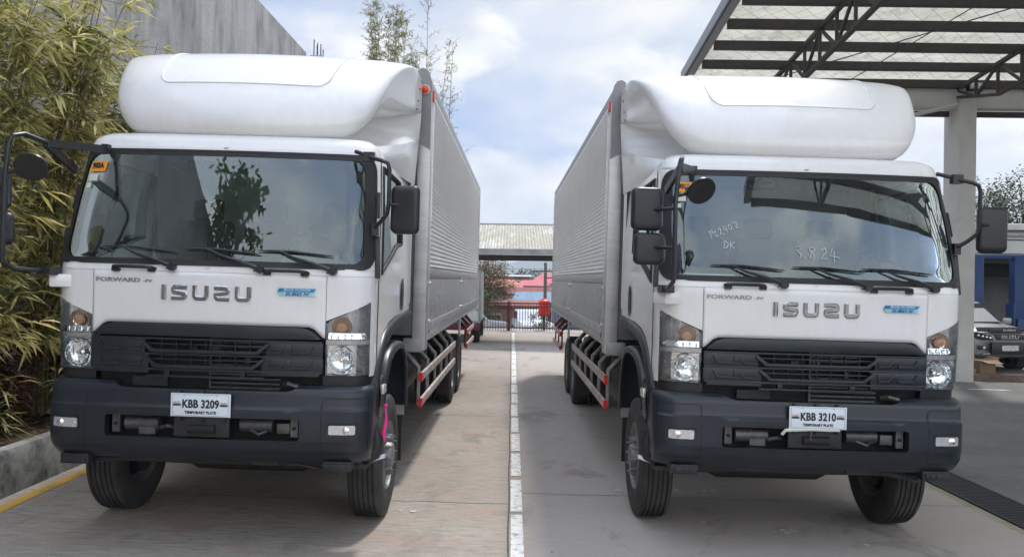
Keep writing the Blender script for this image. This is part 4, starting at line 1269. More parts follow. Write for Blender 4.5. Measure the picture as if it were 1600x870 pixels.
MT['ribs'] = rib_mat()
def drop_mat():
    m, nt, b, out = newmat('scuffed_sheet_aluminium')
    n = nz(nt, 2.2, 6, 0.6, dist=0.5)
    c = rampn(nt, n, [(0.3, (0.50, 0.50, 0.495)), (0.7, (0.66, 0.66, 0.65))])
    s = nz(nt, 5, 6, 0.7, sc3=(1, 0.5, 9), dist=0.6)
    c = mixn(nt, rampn(nt, s, [(0.60, 0.0), (0.72, 0.7)]), c, (0.75, 0.75, 0.74))
    nt.links.new(c, b.inputs['Base Color']); b.inputs['Metallic'].default_value = 0.7
    nt.links.new(rampn(nt, n, [(0.3, 0.22), (0.7, 0.45)]), b.inputs['Roughness'])
    bumpn(nt, b, nz(nt, 1.6, 3, 0.6, dist=0.3), 0.5, 0.03)
    return m
MT['dropside'] = drop_mat()
MT['alu'].node_tree.nodes['Principled BSDF'].inputs['Metallic'].default_value = .5
MT['grey2'] = simple('grey_plate', (0.24, 0.24, 0.245), 0.5, 0.3, var=0.12)
def rail_mat(name, c0, c1):
    m, nt, b, out = newmat(name)
    n = nz(nt, 4, 6, 0.7, sc3=(1, 1.4, 3), dist=0.5)
    c = rampn(nt, n, [(0.42, c0), (0.60, c1)])
    nt.links.new(c, b.inputs['Base Color']); b.inputs['Roughness'].default_value = 0.55; b.inputs['Metallic'].default_value = 0.25
    return m
MT['rail'] = rail_mat('side_guard_paint', (0.42, 0.33, 0.29), (0.58, 0.56, 0.53))
MT['rustrail'] = rail_mat('pinkish_guard_paint', (0.45, 0.24, 0.22), (0.60, 0.50, 0.47))

xl, xr_ = -2.29, 2.33
truck_l = make_truck((xl, 6.0, gz(xl)), R(-.62), 'KBB 3209', '902A',
    'white box truck beside the bamboo and kerb, number plate KBB 3209, sticker 902A', False)
truck_r = make_truck((xr_, 6.25, gz(xr_)), R(.45), 'KBB 3210', '901A',
    'white box truck nearest the steel canopy, number plate KBB 3210, chalk writing on windshield', True)
# ---------------- ground and road ----------------
def sheet(name, x0, x1, y0, y1, mat, dz=0.0, nx=24, ny=24, kind='structure', label=None):
    m = MB(); m.grid(lambda i, j: Vector((x0 + (x1 - x0) * i, y0 + (y1 - y0) * j, gz(x0 + (x1 - x0) * i, y0 + (y1 - y0) * j) + dz)), nx, ny)
    o = m.build(name, mat, smooth=60); tag(o, kind=kind)
    return o
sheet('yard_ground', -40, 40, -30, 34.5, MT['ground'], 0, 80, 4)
MT['field'] = mottled('dry_grass_and_dirt', [(0.3, (0.05, 0.07, 0.03)), (0.55, (0.13, 0.12, 0.07)), (0.75, (0.22, 0.20, 0.16))], 0.15)
MT['road'] = mottled('pale_road', [(0.3, (0.22, 0.215, 0.20)), (0.7, (0.32, 0.31, 0.29))], 0.5)
m = MB()
def far(i, j):
    x = -1500 + 3000 * i; y = 34.5 + (3000) * (j ** 3)
    return Vector((x, y, gz(x if abs(x) < 22 else 22 * (1 if x > 0 else -1), y) if y < 60 else gz(0, 90) - 0.004 * (y - 60)))
m.grid(far, 120, 60)
tag(m.build('ground', MT['field'], smooth=60), kind='structure')
m = MB(); m.grid(lambda i, j: Vector((-1500 + 3000 * i, -30 - 1200 * j, -math.tan(SLOPE) * max(-22, min(22, -1500 + 3000 * i)) - .02)), 120, 2)
m.grid(lambda i, j: Vector((-40 - 1400 * i, -30 + 64.5 * j, .36)), 2, 2); m.grid(lambda i, j: Vector((40 + 1400 * i, -30 + 64.5 * j, -.40)), 2, 2)
tag(m.build('ground', MT['field'], smooth=60), kind='structure')
sheet('road', -30, 30, 34.55, 52, MT['road'], .012, 60, 30)
# smoother apron beyond the drain
sheet('apron', 5.13, 39, -20, 19.4, MT['asphalt'], .004, 60, 4)

# painted centre line, worn, with gaps
m = MB(); y = 4.6; k = 0
random.seed(3)
while y < 31:
    L = 1.12 + random.uniform(-.05, .05) if k else 1.4
    x0, x1 = .014 + random.uniform(-.004, .004), .122 + random.uniform(-.006, .006)
    n = 8
    m.grid(lambda i, j: Vector((x0 + (x1 - x0) * i + (.0035 * math.sin((y + L * j) * 23)), y + L * j, gz(x0) + .004)), 1, n)
    y += L + random.uniform(.10, .17); k += 1
ln = m.build('painted_line', MT['whitel'], smooth=0); tag(ln, kind='structure')
m = MB()
m.grid(lambda i, j: Vector((-4.40 + .12 * i + .008 * math.sin(j * 60), -2 + 34 * j, gz(-4.40 + .12 * i) + .005)), 1, 60)
tag(m.build('yellow_line', MT['yellowl'], smooth=0), kind='structure')
# joints in the slab
MT['joint'] = mottled('dirty_joint', [(0.3, (0.05, 0.045, 0.04)), (0.6, (0.12, 0.11, 0.10))], 8)
m = MB()
m.grid(lambda i, j: Vector((-.012 + .014 * i + .004 * math.sin(j * 90), 1 + 30 * j, gz(0) + .002)), 1, 120)
for yj, xa, xb in ((7.6, -4.4, -.012), (8.0, .13, 4.55), (12.4, -4.4, -.012), (12.7, .13, 4.55), (17.2, -4.4, -.012), (17.4, .13, 4.55), (22.0, -4.4, 4.55), (26.8, -4.4, 4.55), (3.0, -4.4, 4.55)):
    m.grid(lambda i, j: Vector((xa + (xb - xa) * i, yj + .010 * j + .010 * math.sin(i * 31 + yj), gz(xa + (xb - xa) * i) + .002)), 40, 1)
tag(m.build('slab_joints', MT['joint'], smooth=0), kind='structure')
# faint marks on the apron
m = MB()
for (xa, xb, y0) in ((9.9, 10.8, 17.6), (11.7, 14.3, 17.5)):
    m.grid(lambda i, j: Vector((xa + (xb - xa) * i, y0 + .10 * j, gz(xa + (xb - xa) * i) + .008)), 4, 1)
tag(m.build('bay_line', MT['whitel'], smooth=0), kind='structure')
# small white spills and litter on the slab
MT['spill'] = simple('dried_white_spill', (0.60, 0.60, 0.58), 0.7)
random.seed(11)
m = MB()
for (cx, cy, n, sp) in ((1.3, 8.2, 7, .16), (1.95, 8.25, 9, .16), (2.45, 7.0, 6, .10), (3.2, 6.35, 7, .10), (2.2, 6.25, 5, .06), (-.85, 7.3, 3, .3), (1.7, 6.7, 4, .5)):
    for q in range(n):
        x, y = cx + random.gauss(0, sp), cy + random.gauss(0, sp * .35); r = random.uniform(.006, .022)
        a0 = random.random() * 6
        m.add([(x + r * math.cos(a0 + t * 1.05) * random.uniform(.6, 1.4) * 1.5, y + r * math.sin(a0 + t * 1.05) * random.uniform(.6, 1.3), gz(x) + .006) for t in range(6)], [(0, 1, 2, 3, 4, 5)])
o = m.build('spill_spots', MT['spill'], smooth=0, merge=False); tag(o, 'small dried white spots on the concrete', None, None, 'stuff')
m = MB()
for q in range(70):
    x, y = random.uniform(-1.0, 4.2), random.uniform(4.6, 13); r = random.uniform(.005, .02); a = random.random() * 6
    c = Vector((x, y, gz(x) + .006)); d = Vector((math.cos(a), math.sin(a), .2)) * r; e = Vector((-math.sin(a), math.cos(a), 0)) * r * .35
    m.add([c - d, c + e, c + d, c - e], [(0, 1, 2, 3)])
o = m.build('leaf_litter', simple('dry_leaf_bits', (0.06, 0.045, 0.03), .9), smooth=0, merge=False); tag(o, 'dark bits of dry leaf on the lanes', None, None, 'stuff')

# ---------------- drain grate ----------------
G = empty('drain_grate', (4.83, .4, gz(4.83))); tag(G, 'long dark iron drain grate set flush in the concrete right of the trucks', 'drain grate')
m = MB(); m.bb(-.22, .22, -4, 9.3, -.004 + .004, .007); m.build('channel', MT['void'], G, smooth=0)
m = MB()
yy = -1.0
while yy < 9.25: m.bb(-.215, .215, yy, yy + .026, .008, .020); yy += .056
m.build('bars', MT['grate'], G, smooth=0)
m = MB(); m.bb(-.24, -.215, -4, 9.3, .004, .022); m.bb(.215, .24, -4, 9.3, .004, .022); m.build('frame', MT['grate'], G, smooth=0)
m = MB(); m.grid(lambda i, j: Vector((-.37 + .125 * i + .01 * math.sin(j * 50), -2 + 11 * j, .006)), 1, 40); m.build('edge_strip', mottled('pale_grout', [(0.3, (0.30, 0.27, 0.20)), (0.7, (0.40, 0.37, 0.30))], 5), G, smooth=0)

# ---------------- left: kerb, planter, wall ----------------
m = MB(); rows = []
for k in range(61):
    y = -6 + 38 * k / 60; z = gz(-4.3); e = .012 * noise.noise(Vector((y * 1.3, 0, 0)))
    rows.append([Vector((-4.53 + e, y, z - .02)), Vector((-4.545 + e * .5, y, z + .36)), Vector((-4.57, y, z + .415 + e)), Vector((-4.68, y, z + .42 + e)), Vector((-4.70, y, z + .39)), Vector((-4.70, y, z + .1))])
m.loops(rows, closed=False)
o = m.build('planter_kerb', MT['kerbc'], smooth=50); tag(o, 'raised grey mossy concrete kerb that edges the bamboo planter', 'kerb')
m = MB(); m.grid(lambda i, j: Vector((-4.70 - 1.5 * i, -6 + 38 * j, gz(-4.7) + .33 + .05 * noise.noise(Vector((i * 4, j * 40, 2))) + .12 * i)), 8, 90)
tag(m.build('planter_ground', MT['soil'], smooth=60), kind='structure')
WX, WH, WY1 = -6.08, 8.6, 23.8
m = MB(); m.bb(WX - .2, WX, -14, WY1, -.1, WH)
o = m.build('concrete_wall', MT['wallc'], smooth=0); tag(o, 'tall grey stained concrete wall behind the bamboo at the left', 'wall')
C = empty('concrete_column', (WX + .1, 24.8, .5)); tag(C, 'concrete column with bare steel bars rising out of its top beyond the wall end', 'column')
m = MB(); m.bb(-.2, .2, -.2, .2, 0, 8.25); m.build('shaft', MT['wallc'], C, bevel=.01)
for (x, y, h) in ((-.10, -.1, .55), (-.04, .1, .50), (.0, -.12, .35), (.06, .1, .46), (.10, -.08, .30), (.13, .1, .28)):
    m = MB(); m.tube([(x, y, 8.2), (x + .005, y, 8.25 + h * .9)], .016, 6); m.build('steel_bar', MT['chassis'], C)

# ---------------- plants ----------------
def leafmat(name, c1, c2, c3, trans=0.25):
    m, nt, b, out = newmat(name)
    gi = nt.nodes.new('ShaderNodeNewGeometry')
    c = rampn(nt, gi.outputs['Random Per Island'], [(0.0, c1), (0.5, c2), (1.0, c3)])
    n = nz(nt, 1.1, 3, 0.5)
    c = mixn(nt, 0.9, c, rampn(nt, n, [(0.3, (0.70, 0.76, 0.72)), (0.7, (1.2, 1.15, 1.05))]), 'MULTIPLY')
    nt.links.new(c, b.inputs['Base Color']); b.inputs['Roughness'].default_value = 0.5
    b.inputs['Specular IOR Level'].default_value = 0.4
    tr = nt.nodes.new('ShaderNodeBsdfTranslucent'); nt.links.new(c, tr.inputs[0])
    mx = nt.nodes.new('ShaderNodeMixShader'); mx.inputs[0].default_value = trans
    nt.links.new(b.outputs[0], mx.inputs[1]); nt.links.new(tr.outputs[0], mx.inputs[2]); nt.links.new(mx.outputs[0], out.inputs[0])
    return m
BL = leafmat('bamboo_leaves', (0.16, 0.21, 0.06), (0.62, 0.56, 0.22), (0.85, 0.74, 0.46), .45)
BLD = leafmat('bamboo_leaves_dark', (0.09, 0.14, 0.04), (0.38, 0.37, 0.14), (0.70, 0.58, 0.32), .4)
STEM = simple('bamboo_stem', (0.16, 0.15, 0.07), .6, var=.3)
STEMD = simple('bark', (0.09, 0.075, 0.06), .85, var=.3, bump=.3)
PURP = leafmat('dark_red_leaves', (0.06, 0.018, 0.015), (0.15, 0.035, 0.03), (0.22, 0.10, 0.06), .25)
def leaf(m, p, d, L, w, droop=.3):
    d = d.normalized(); s_ = d.cross(Vector((random.uniform(-.5, .5), random.uniform(-.5, .5), 1))).normalized()
    q = p + d * L * .5 + Vector((0, 0, -droop * L * .12)); e = p + d * L + Vector((0, 0, -droop * L * .5))
    m.add([p, q + s_ * w, e, q - s_ * w], [(0, 1, 2, 3)])
def bamboo(x, y, h, lean, nculm, nsp, leafL, label, mat=BL, spread=.5, z0=.42, zmin=1.0, seed=1, dens=9, group='bamboo clumps in the planter', xclip=None):
    random.seed(seed)
    base = Vector((x, y, gz(x) + (z0 if x < -4.4 else 0)))
    E = empty('bamboo', base); tag(E, label, 'bamboo', group)
    st = MB(); lf = MB()
    for c in range(nculm):
        a = random.random() * 6.28; b0 = Vector((math.cos(a), math.sin(a) * 1.3, 0)) * random.uniform(.03, .22)
        H = h * random.uniform(.72, 1.05); ln_ = Vector((lean[0] + random.gauss(0, .22), lean[1] + random.gauss(0, .25), 0)) * spread
        pts = [b0 + ln_ * (H * (k / 9) ** 2) * .35 + Vector((0, 0, H * k / 9)) for k in range(10)]
        st.tube(pts, [.018 * (1 - .8 * k / 9) for k in range(10)], 6)
        for s_ in range(nsp):
            t = max(zmin / H, random.random() ** .75); t = min(t, .99)
            i = int(t * 9); fr_ = t * 9 - i; p = pts[i] * (1 - fr_) + pts[min(9, i + 1)] * fr_
            az = random.random() * 6.28; bl = random.uniform(.15, .75) * (1 - .35 * t)
            bd = Vector((math.cos(az), math.sin(az), random.uniform(-.1, .7))).normalized()
            tip = p + bd * bl + Vector((0, 0, -.12 * bl))
            if xclip is not None and (base + tip).x < xclip: tip.x = xclip - base.x + .05
            st.tube([p, tip], [.004, .002], 4, cap=False)
            for q in range(dens):
                u = random.uniform(.35, 1.0); pp = p + (tip - p) * u
                d = bd * .8 + Vector((random.gauss(0, .6), random.gauss(0, .6), random.uniform(-.75, .35)))
                L = leafL * random.uniform(.6, 1.25); leaf(lf, pp, d, L, L * .075, .6)
    st.build('stem', STEM, E, merge=False, smooth=60); lf.build('foliage', mat, E, merge=False, fixn=False, smooth=0)
    return E
labs = ['yellow green bamboo clump nearest the camera, cut by the left edge of the photo', 'dense yellowish bamboo clump behind the outside mirrors of truck 3209',
        'bamboo clump growing next to the left side of truck 3209 under the wall', 'dark bamboo clump half hidden by the cab of truck 3209',
        'bamboo clump beside the cargo box of truck 3209']
bamboo(-5.35, 6.8, 3.6, (.35, 0), 12, 40, .22, labs[0], BL, seed=2, zmin=1.2, xclip=WX + .06)
bamboo(-5.35, 7.9, 4.5, (.45, .1), 13, 42, .23, labs[1], BL, seed=3, zmin=.9, xclip=WX + .06)
bamboo(-5.35, 9.3, 5.1, (.60, 0), 13, 42, .25, labs[2], BL, seed=4, zmin=.9, xclip=WX + .06)
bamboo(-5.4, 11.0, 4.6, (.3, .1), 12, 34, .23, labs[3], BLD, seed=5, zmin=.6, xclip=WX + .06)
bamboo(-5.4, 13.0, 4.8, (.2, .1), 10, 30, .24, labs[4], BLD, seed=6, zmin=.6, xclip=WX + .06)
def leafy(x, y, h, n, L, w, label, mat, nst=5, seed=1, group='low plants in the planter'):
    random.seed(seed); E = empty('shrub', (x, y, gz(x) + .40)); tag(E, label, 'shrub', group)
    st = MB(); lf = MB()
    for c in range(nst):
        tip = Vector((random.gauss(0, .16), random.gauss(0, .2), h * random.uniform(.6, 1)))
        st.tube([(0, 0, 0), tip * .5 + Vector((random.gauss(0, .04), 0, 0)), tip], [.012, .009, .005], 5)
        for q in range(n):
            t = random.uniform(.15, 1); p = tip * t; a = random.random() * 6.28
            leaf(lf, p, Vector((math.cos(a), math.sin(a), random.uniform(-.3, .9))), L * random.uniform(.6, 1.2), w, .8)
    st.build('stem', STEMD, E, merge=False); lf.build('foliage', mat, E, merge=False, fixn=False, smooth=0)
leafy(-5.15, 8.4, 1.5, 60, .22, .022, 'dark red leafy shrub in the planter behind the headlight of truck 3209', PURP, 8, 1)
leafy(-5.25, 9.6, 1.7, 60, .22, .022, 'tall dark red shrub further along the planter beside the truck wheel', PURP, 8, 2)
leafy(-5.5, 7.3, 1.3, 46, .20, .02, 'dark red shrub at the left edge of the photo under the bamboo', PURP, 7, 3)
leafy(-5.0, 7.9, .75, 20, .34, .012, 'spiky green grassy plant just above the kerb', BLD, 4, 4)
leafy(-5.15, 7.0, .7, 26, .26, .014, 'low olive green plant at the left end of the kerb', BLD, 4, 5)
leafy(-4.95, 9.2, .6, 26, .26, .014, 'small green tuft on the kerb beside the bumper of truck 3209', BLD, 4, 6)
# litter and low growth on the soil
random.seed(5); m = MB()
for q in range(2600):
    x, y = random.uniform(-6.0, -4.72), random.uniform(5.0, 17); a = random.random() * 6.28
    leaf(m, Vector((x, y, gz(x) + .34 + .1 * (-(x + 4.70)) + random.uniform(0, .08))), Vector((math.cos(a), math.sin(a), random.uniform(-.1, .5))), random.uniform(.05, .16), .008, .5)
tag(m.build('ground_cover', leafmat('ground_cover_leaves', (0.03, 0.045, 0.012), (0.11, 0.10, 0.03), (0.18, 0.12, 0.06)), merge=False, fixn=False, smooth=0), 'fallen leaves and low growth covering the planter soil', None, None, 'stuff')

# feathery bamboo seen above the left truck's box
def feathery(x, y, h, n, label, seed, sp=.8, dense=.5, leafn=4):
    random.seed(seed); E = empty('bamboo', (x, y, gz(x, y))); tag(E, label, 'bamboo', 'tall feathery bamboo behind the trucks')
    st = MB(); lf = MB()
    for c in range(n):
        H = h * random.uniform(.75, 1.03); lx, ly = random.gauss(0, sp), random.gauss(0, sp)
        pts = [Vector((lx * (k / 12) ** 1.6, ly * (k / 12) ** 1.6, H * k / 12)) for k in range(13)]
        st.tube(pts, [.03 * (1 - .85 * k / 12) for k in range(13)], 5)
        for s_ in range(int(75 * dense)):
            t = random.uniform(.45, 1); i = min(11, int(t * 12)); p = pts[i] + (pts[i + 1] - pts[i]) * (t * 12 - i)
            az = random.random() * 6.28; bl = random.uniform(.3, 1.35) * (1.25 - t)
            tip = p + Vector((math.cos(az), math.sin(az), random.uniform(.2, .9))) * bl
            st.tube([p, tip], [.006, .003], 3, cap=False)
            for q in range(leafn):
                pp = p + (tip - p) * random.uniform(.2, 1)
                leaf(lf, pp, Vector((random.gauss(0, 1), random.gauss(0, 1), random.gauss(.1, .6))), random.uniform(.07, .15), .013, .4)
    st.build('stem', STEM, E, merge=False); lf.build('foliage', BLF, E, merge=False, fixn=False, smooth=0)
BLF = leafmat('feathery_leaves', (0.16, 0.17, 0.08), (0.26, 0.25, 0.10), (0.34, 0.30, 0.16), .4)
feathery(-3.95, 26, 11.2, 16, 'tall feathery bamboo rising behind the cargo box of truck 3209', 21, .62, 1.9, 9)
feathery(-2.75, 25, 10.8, 4, 'thin bamboo shoots just right of the tall feathery clump', 22, .55, 1.0, 6)
feathery(-2.05, 24, 8.9, 1, 'single wispy bamboo shoot at the corner of the cargo box of truck 3209', 23, .12, .7, 5)
# ---------------- canopy on the right ----------------
def rz_(y): return 6.50 + .114 * (18 - y)       # underside of the roof sheet
K = 1.06     # bay module
def canopy():
    E = empty('steel_canopy', (10, 18, gz(10))); tag(E, 'open steel roof canopy with trusses and silver insulation above truck 3210', 'canopy')
    o0 = Vector((10, 18, gz(10)))
    def B(mb, name, mat, **k):
        mb.v = [(x * K - o0.x, y * K - o0.y, z * K - o0.z) for x, y, z in mb.v]; return mb.build(name, mat, E, **k)
    X0, X1, YA, YB_ = 3.85, 30.0, -.8, 18.25
    foil, nt, b, out = newmat('foil_insulation')
    n = nz(nt, .8, 5, .6, sc3=(1, 3, 1)); c = rampn(nt, n, [(.35, (.60, .59, .50)), (.65, (.82, .80, .69))])
    w = nz(nt, 2.2, 8, .8, sc3=(1.2, .5, 1), dist=1.2)
    c = mixn(nt, rampn(nt, w, [(.52, 0.), (.62, .5), (.7, .15)]), c, (.30, .29, .25))
    tc = nt.nodes.new('ShaderNodeTexCoord'); 
    for sgn in (1, -1):
        mp = nt.nodes.new('ShaderNodeMapping'); nt.links.new(tc.outputs['Object'], mp.inputs[0]); mp.inputs['Rotation'].default_value = (0, 0, R(45 * sgn))
        wv = nt.nodes.new('ShaderNodeTexWave'); wv.inputs['Scale'].default_value = 1.1; wv.inputs['Distortion'].default_value = .6
        nt.links.new(mp.outputs[0], wv.inputs['Vector'])
        c = mixn(nt, rampn(nt, wv.outputs['Fac'], [(.0, .45), (.02, 0.)]), c, (.16, .15, .13))
    nt.links.new(c, b.inputs['Base Color']); b.inputs['Roughness'].default_value = .42; b.inputs['Metallic'].default_value = .15
    bumpn(nt, b, w, .9, .08)
    tl = nt.nodes.new('ShaderNodeBsdfTranslucent'); nt.links.new(c, tl.inputs[0])
    mx = nt.nodes.new('ShaderNodeMixShader'); mx.inputs[0].default_value = .42
    nt.links.new(b.outputs[0], mx.inputs[1]); nt.links.new(tl.outputs[0], mx.inputs[2]); nt.links.new(mx.outputs[0], out.inputs[0])
    m = MB(); m.grid(lambda i, j: Vector((X0 + (X1 - X0) * i, YA + (YB_ - YA) * j, rz_(YA + (YB_ - YA) * j) + .05 * noise.noise(Vector((i * 30, j * 60, 0))))), 90, 100)
    B(m, 'insulation', foil, smooth=60)
    for k in range(26):                     # purlins
        y = 17.95 - .985 * k
        if y < YA: break
        m = MB(); z = rz_(y) - .10; m.bb(X0 + .05, X1, y - .035, y + .035, z - .12, z + .05); m.bb(X0 + .05, X1, y - .035, y + .05, z - .13, z - .115); B(m, 'purlin', MT['steel'], smooth=0)
    for k in range(6):                      # trusses running down the slope
        x = 5.6 + 4.2 * k; m = MB()
        ys = [18.1 - .78 * q for q in range(24)]
        up = [Vector((x, y, rz_(y) - .22)) for y in ys]; lo = [Vector((x, y, rz_(y) - .22 - min(.62, .16 + .30 * (18.1 - y)))) for y in ys]
        m.bar(up[0], up[-1], .09, .07); 
        for a, c2 in zip(lo, lo[1:]): m.bar(a, c2, .09, .06)
        for q in range(len(ys)):
            m.bar(up[q], lo[q], .05, .05)
            if q: m.bar(up[q - 1] if q % 2 else lo[q - 1], lo[q] if q % 2 else up[q], .05, .05)
        B(m, 'truss', MT['steel'], smooth=0)
    # verge flashing
    m = MB(); m.bar((X0 - .05, YA, rz_(YA) + .02), (X0 - .05, YB_, rz_(YB_) + .02), .16, .30); B(m, 'verge_trim', simple('verge_grey', (.27, .27, .28), .5, .3), smooth=0)
    m = MB(); m.bar((X0 - .145, YA, rz_(YA) - .12), (X0 - .145, YB_, rz_(YB_) - .12), .03, .05); B(m, 'verge_edge', MT['steel'], smooth=0)
    # metal skin above
    m = MB(); m.grid(lambda i, j: Vector((X0 - .1 + (X1 - X0) * i, YA + (YB_ + .1 - YA) * j, rz_(YA + (YB_ - YA) * j) + .16 + (.02 if int(i * 240) % 2 else 0))), 240, 1)
    # sag rods
    m = MB(); m.tube([(5.6, 17.2, rz_(17.2) - .3), (9.6, 12.5, rz_(12.5) - .3), (9.6, 12.4, rz_(12.4) - .3)], .012, 5)
    m.tube([(7.0, 18, rz_(18) - .3), (8.3, 11, rz_(11) - .3)], .010, 5); m.tube([(10.0, 16, rz_(16) - .1), (10.0, 16, rz_(16) - 1.1)], .008, 5)
    B(m, 'tie_rod', MT['steel'])
    # beam and columns
    m = MB(); m.bb(3.9, 30, 18.0, 18.35, 5.86, 6.30); B(m, 'beam', MT['column'], bevel=.01)
    m = MB(); m.bb(3.9, 30, 18.36, 18.46, 5.74, 5.86); B(m, 'lower_angle', MT['steel'], smooth=0)
    for x in (9.98, 18.5, 26.9):
        m = MB(); m.bb(x - .19, x + .19, 17.93, 18.58, gz(x) - .05, 6.42); B(m, 'column', MT['column'], bevel=.015)
    m = MB(); m.tube([(9.88, 18.0, 5.95), (8.7, 18.0, 5.66), (8.62, 18.0, 5.68)], .045, 8); B(m, 'pipe', MT['column'])
    return E
canopy()
F = empty('floodlight', (10.68, 18.92, 6.68)); tag(F, 'small black rectangular floodlight fixed on the concrete column by the beam', 'floodlight')
m = MB(); m.box((0, 0, 0), (.34, .10, .22), M=Matrix.Rotation(R(14), 4, 'X')); m.bb(-.02, .02, .0, .06, .05, .14); m.build('housing', MT['blackp'], F, bevel=.01)
m = MB(); m.box((0, -.05, .005), (.27, .02, .14), M=Matrix.Rotation(R(14), 4, 'X')); m.build('lens', MT['lampgrey'], F, bevel=.004)

# workshop step and slab
m = MB(); m.bb(9.1, 40, 19.45, 42, gz(20) - .4, gz(11) + .13); o = m.build('workshop_floor', mottled('workshop_slab', [(.3, (.10, .095, .09)), (.7, (.17, .16, .15))], .8), smooth=0); tag(o, kind='structure')
m = MB(); m.bb(9.1, 40, 19.31, 19.45, gz(20) - .4, gz(11) + .16); o = m.build('workshop_kerb', mottled('rusty_edge', [(.3, (.10, .07, .06)), (.7, (.22, .17, .15))], 3), bevel=.01); tag(o, 'low rusty brown edge along the workshop floor', 'kerb')
FZ = gz(11) + .13
# workshop building
E = empty('workshop', (14.8, 28.6, FZ)); tag(E, 'low workshop building with pale roof fascia and dark open bays behind the column', 'building')
def WB(name, mat, f, **k):
    m = MB(); f(m); m.v = [(x * K, y * K, z * K) for x, y, z in m.v]; return m.build(name, mat, E, **k)
WB('roof', mottled('pale_roof', [(.3, (.42, .41, .37)), (.7, (.58, .57, .52))], 1.2), lambda m: (m.add([(-9, -.6, 3.98), (22, -.6, 3.98), (22, 6, 4.5), (-9, 6, 4.5)], [(0, 1, 2, 3)]), m.bb(-9, 22, -.7, -.55, 3.80, 3.99)))
WB('fascia', mottled('fascia_paint', [(.3, (.40, .40, .37)), (.7, (.52, .52, .48))], 1.0, fine=.2), lambda m: m.bb(-9, 22, -.50, -.38, 3.02, 3.78))
WB('gutter', MT['alud'], lambda m: (m.bb(-9, 22, -.60, -.50, 3.62, 3.70), m.bb(-9, 22, -.58, -.5, 3.0, 3.06)))
WB('back_wall', mottled('workshop_wall', [(.3, (.24, .24, .22)), (.7, (.36, .36, .33))], .8, fine=.2), lambda m: m.bb(-9, 22, 5.6, 5.8, -.05, 4.3))
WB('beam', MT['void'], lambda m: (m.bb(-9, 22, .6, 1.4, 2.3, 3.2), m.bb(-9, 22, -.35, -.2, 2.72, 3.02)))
for k, x in enumerate((-6, -.35, 5.5, 11.5)): WB('column', MT['column'], lambda m: m.bb(x, x + .3, -.3, .0, -.05, 3.02))
WB('shelf_rack', MT['chassis'], lambda m: [m.bb(-2.2 + .5 * i, -2.16 + .5 * i, 3, 3.05, 0, 2.3) for i in range(4)] + [m.bb(-2.2, -.6, 2.9, 3.3, .5 + .5 * i, .54 + .5 * i) for i in range(4)])
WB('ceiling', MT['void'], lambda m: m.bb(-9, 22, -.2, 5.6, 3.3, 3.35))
BLUE = simple('blue_lift_paint', (.008, .038, .125), .4, var=.2)
for i, (x, y, lab) in enumerate(((13.75, 24.2, 'blue two post car lift standing behind the silver car in the workshop'),)):
    Lf = empty('car_lift', (x, y, FZ)); tag(Lf, lab, 'car lift')
    for s_ in (0, 1):
        m = MB(); xx = 2.75 * s_ * .45; m.bb(xx - .16, xx + .16, -.15, .15, 0, 3.0); m.bb(xx - .22, xx + .22, -.3, .3, 0, .06); m.bb(xx - .22, xx - .16, -.2, .2, .5, 1.6); m.build('post', BLUE, Lf, bevel=.01)
        m = MB(); m.bb(xx - .5, xx + .5, -.35, -.22, .55, .66); m.bb(xx - .12, xx + .12, -.25, -.15, .5, 1.15); m.build('lift_arm', BLUE, Lf, bevel=.01)
    m = MB(); m.bb(-.1, 1.35, -.08, .08, 2.92, 3.04); m.build('cross_beam', BLUE, Lf, bevel=.01)
# hanging cables / awning pole across the opening
P = empty('awning_rail', (8, 21, 2.9)); tag(P, 'thin dark rail and cable strung across the workshop opening', 'rail')
m = MB(); m.tube([(2, 0, .36), (16, 0, .28)], .02, 6); m.tube([(2, .1, .02), (9, .1, -.06), (16, .1, .0)], .012, 5); m.build('cable', MT['steel'], P)

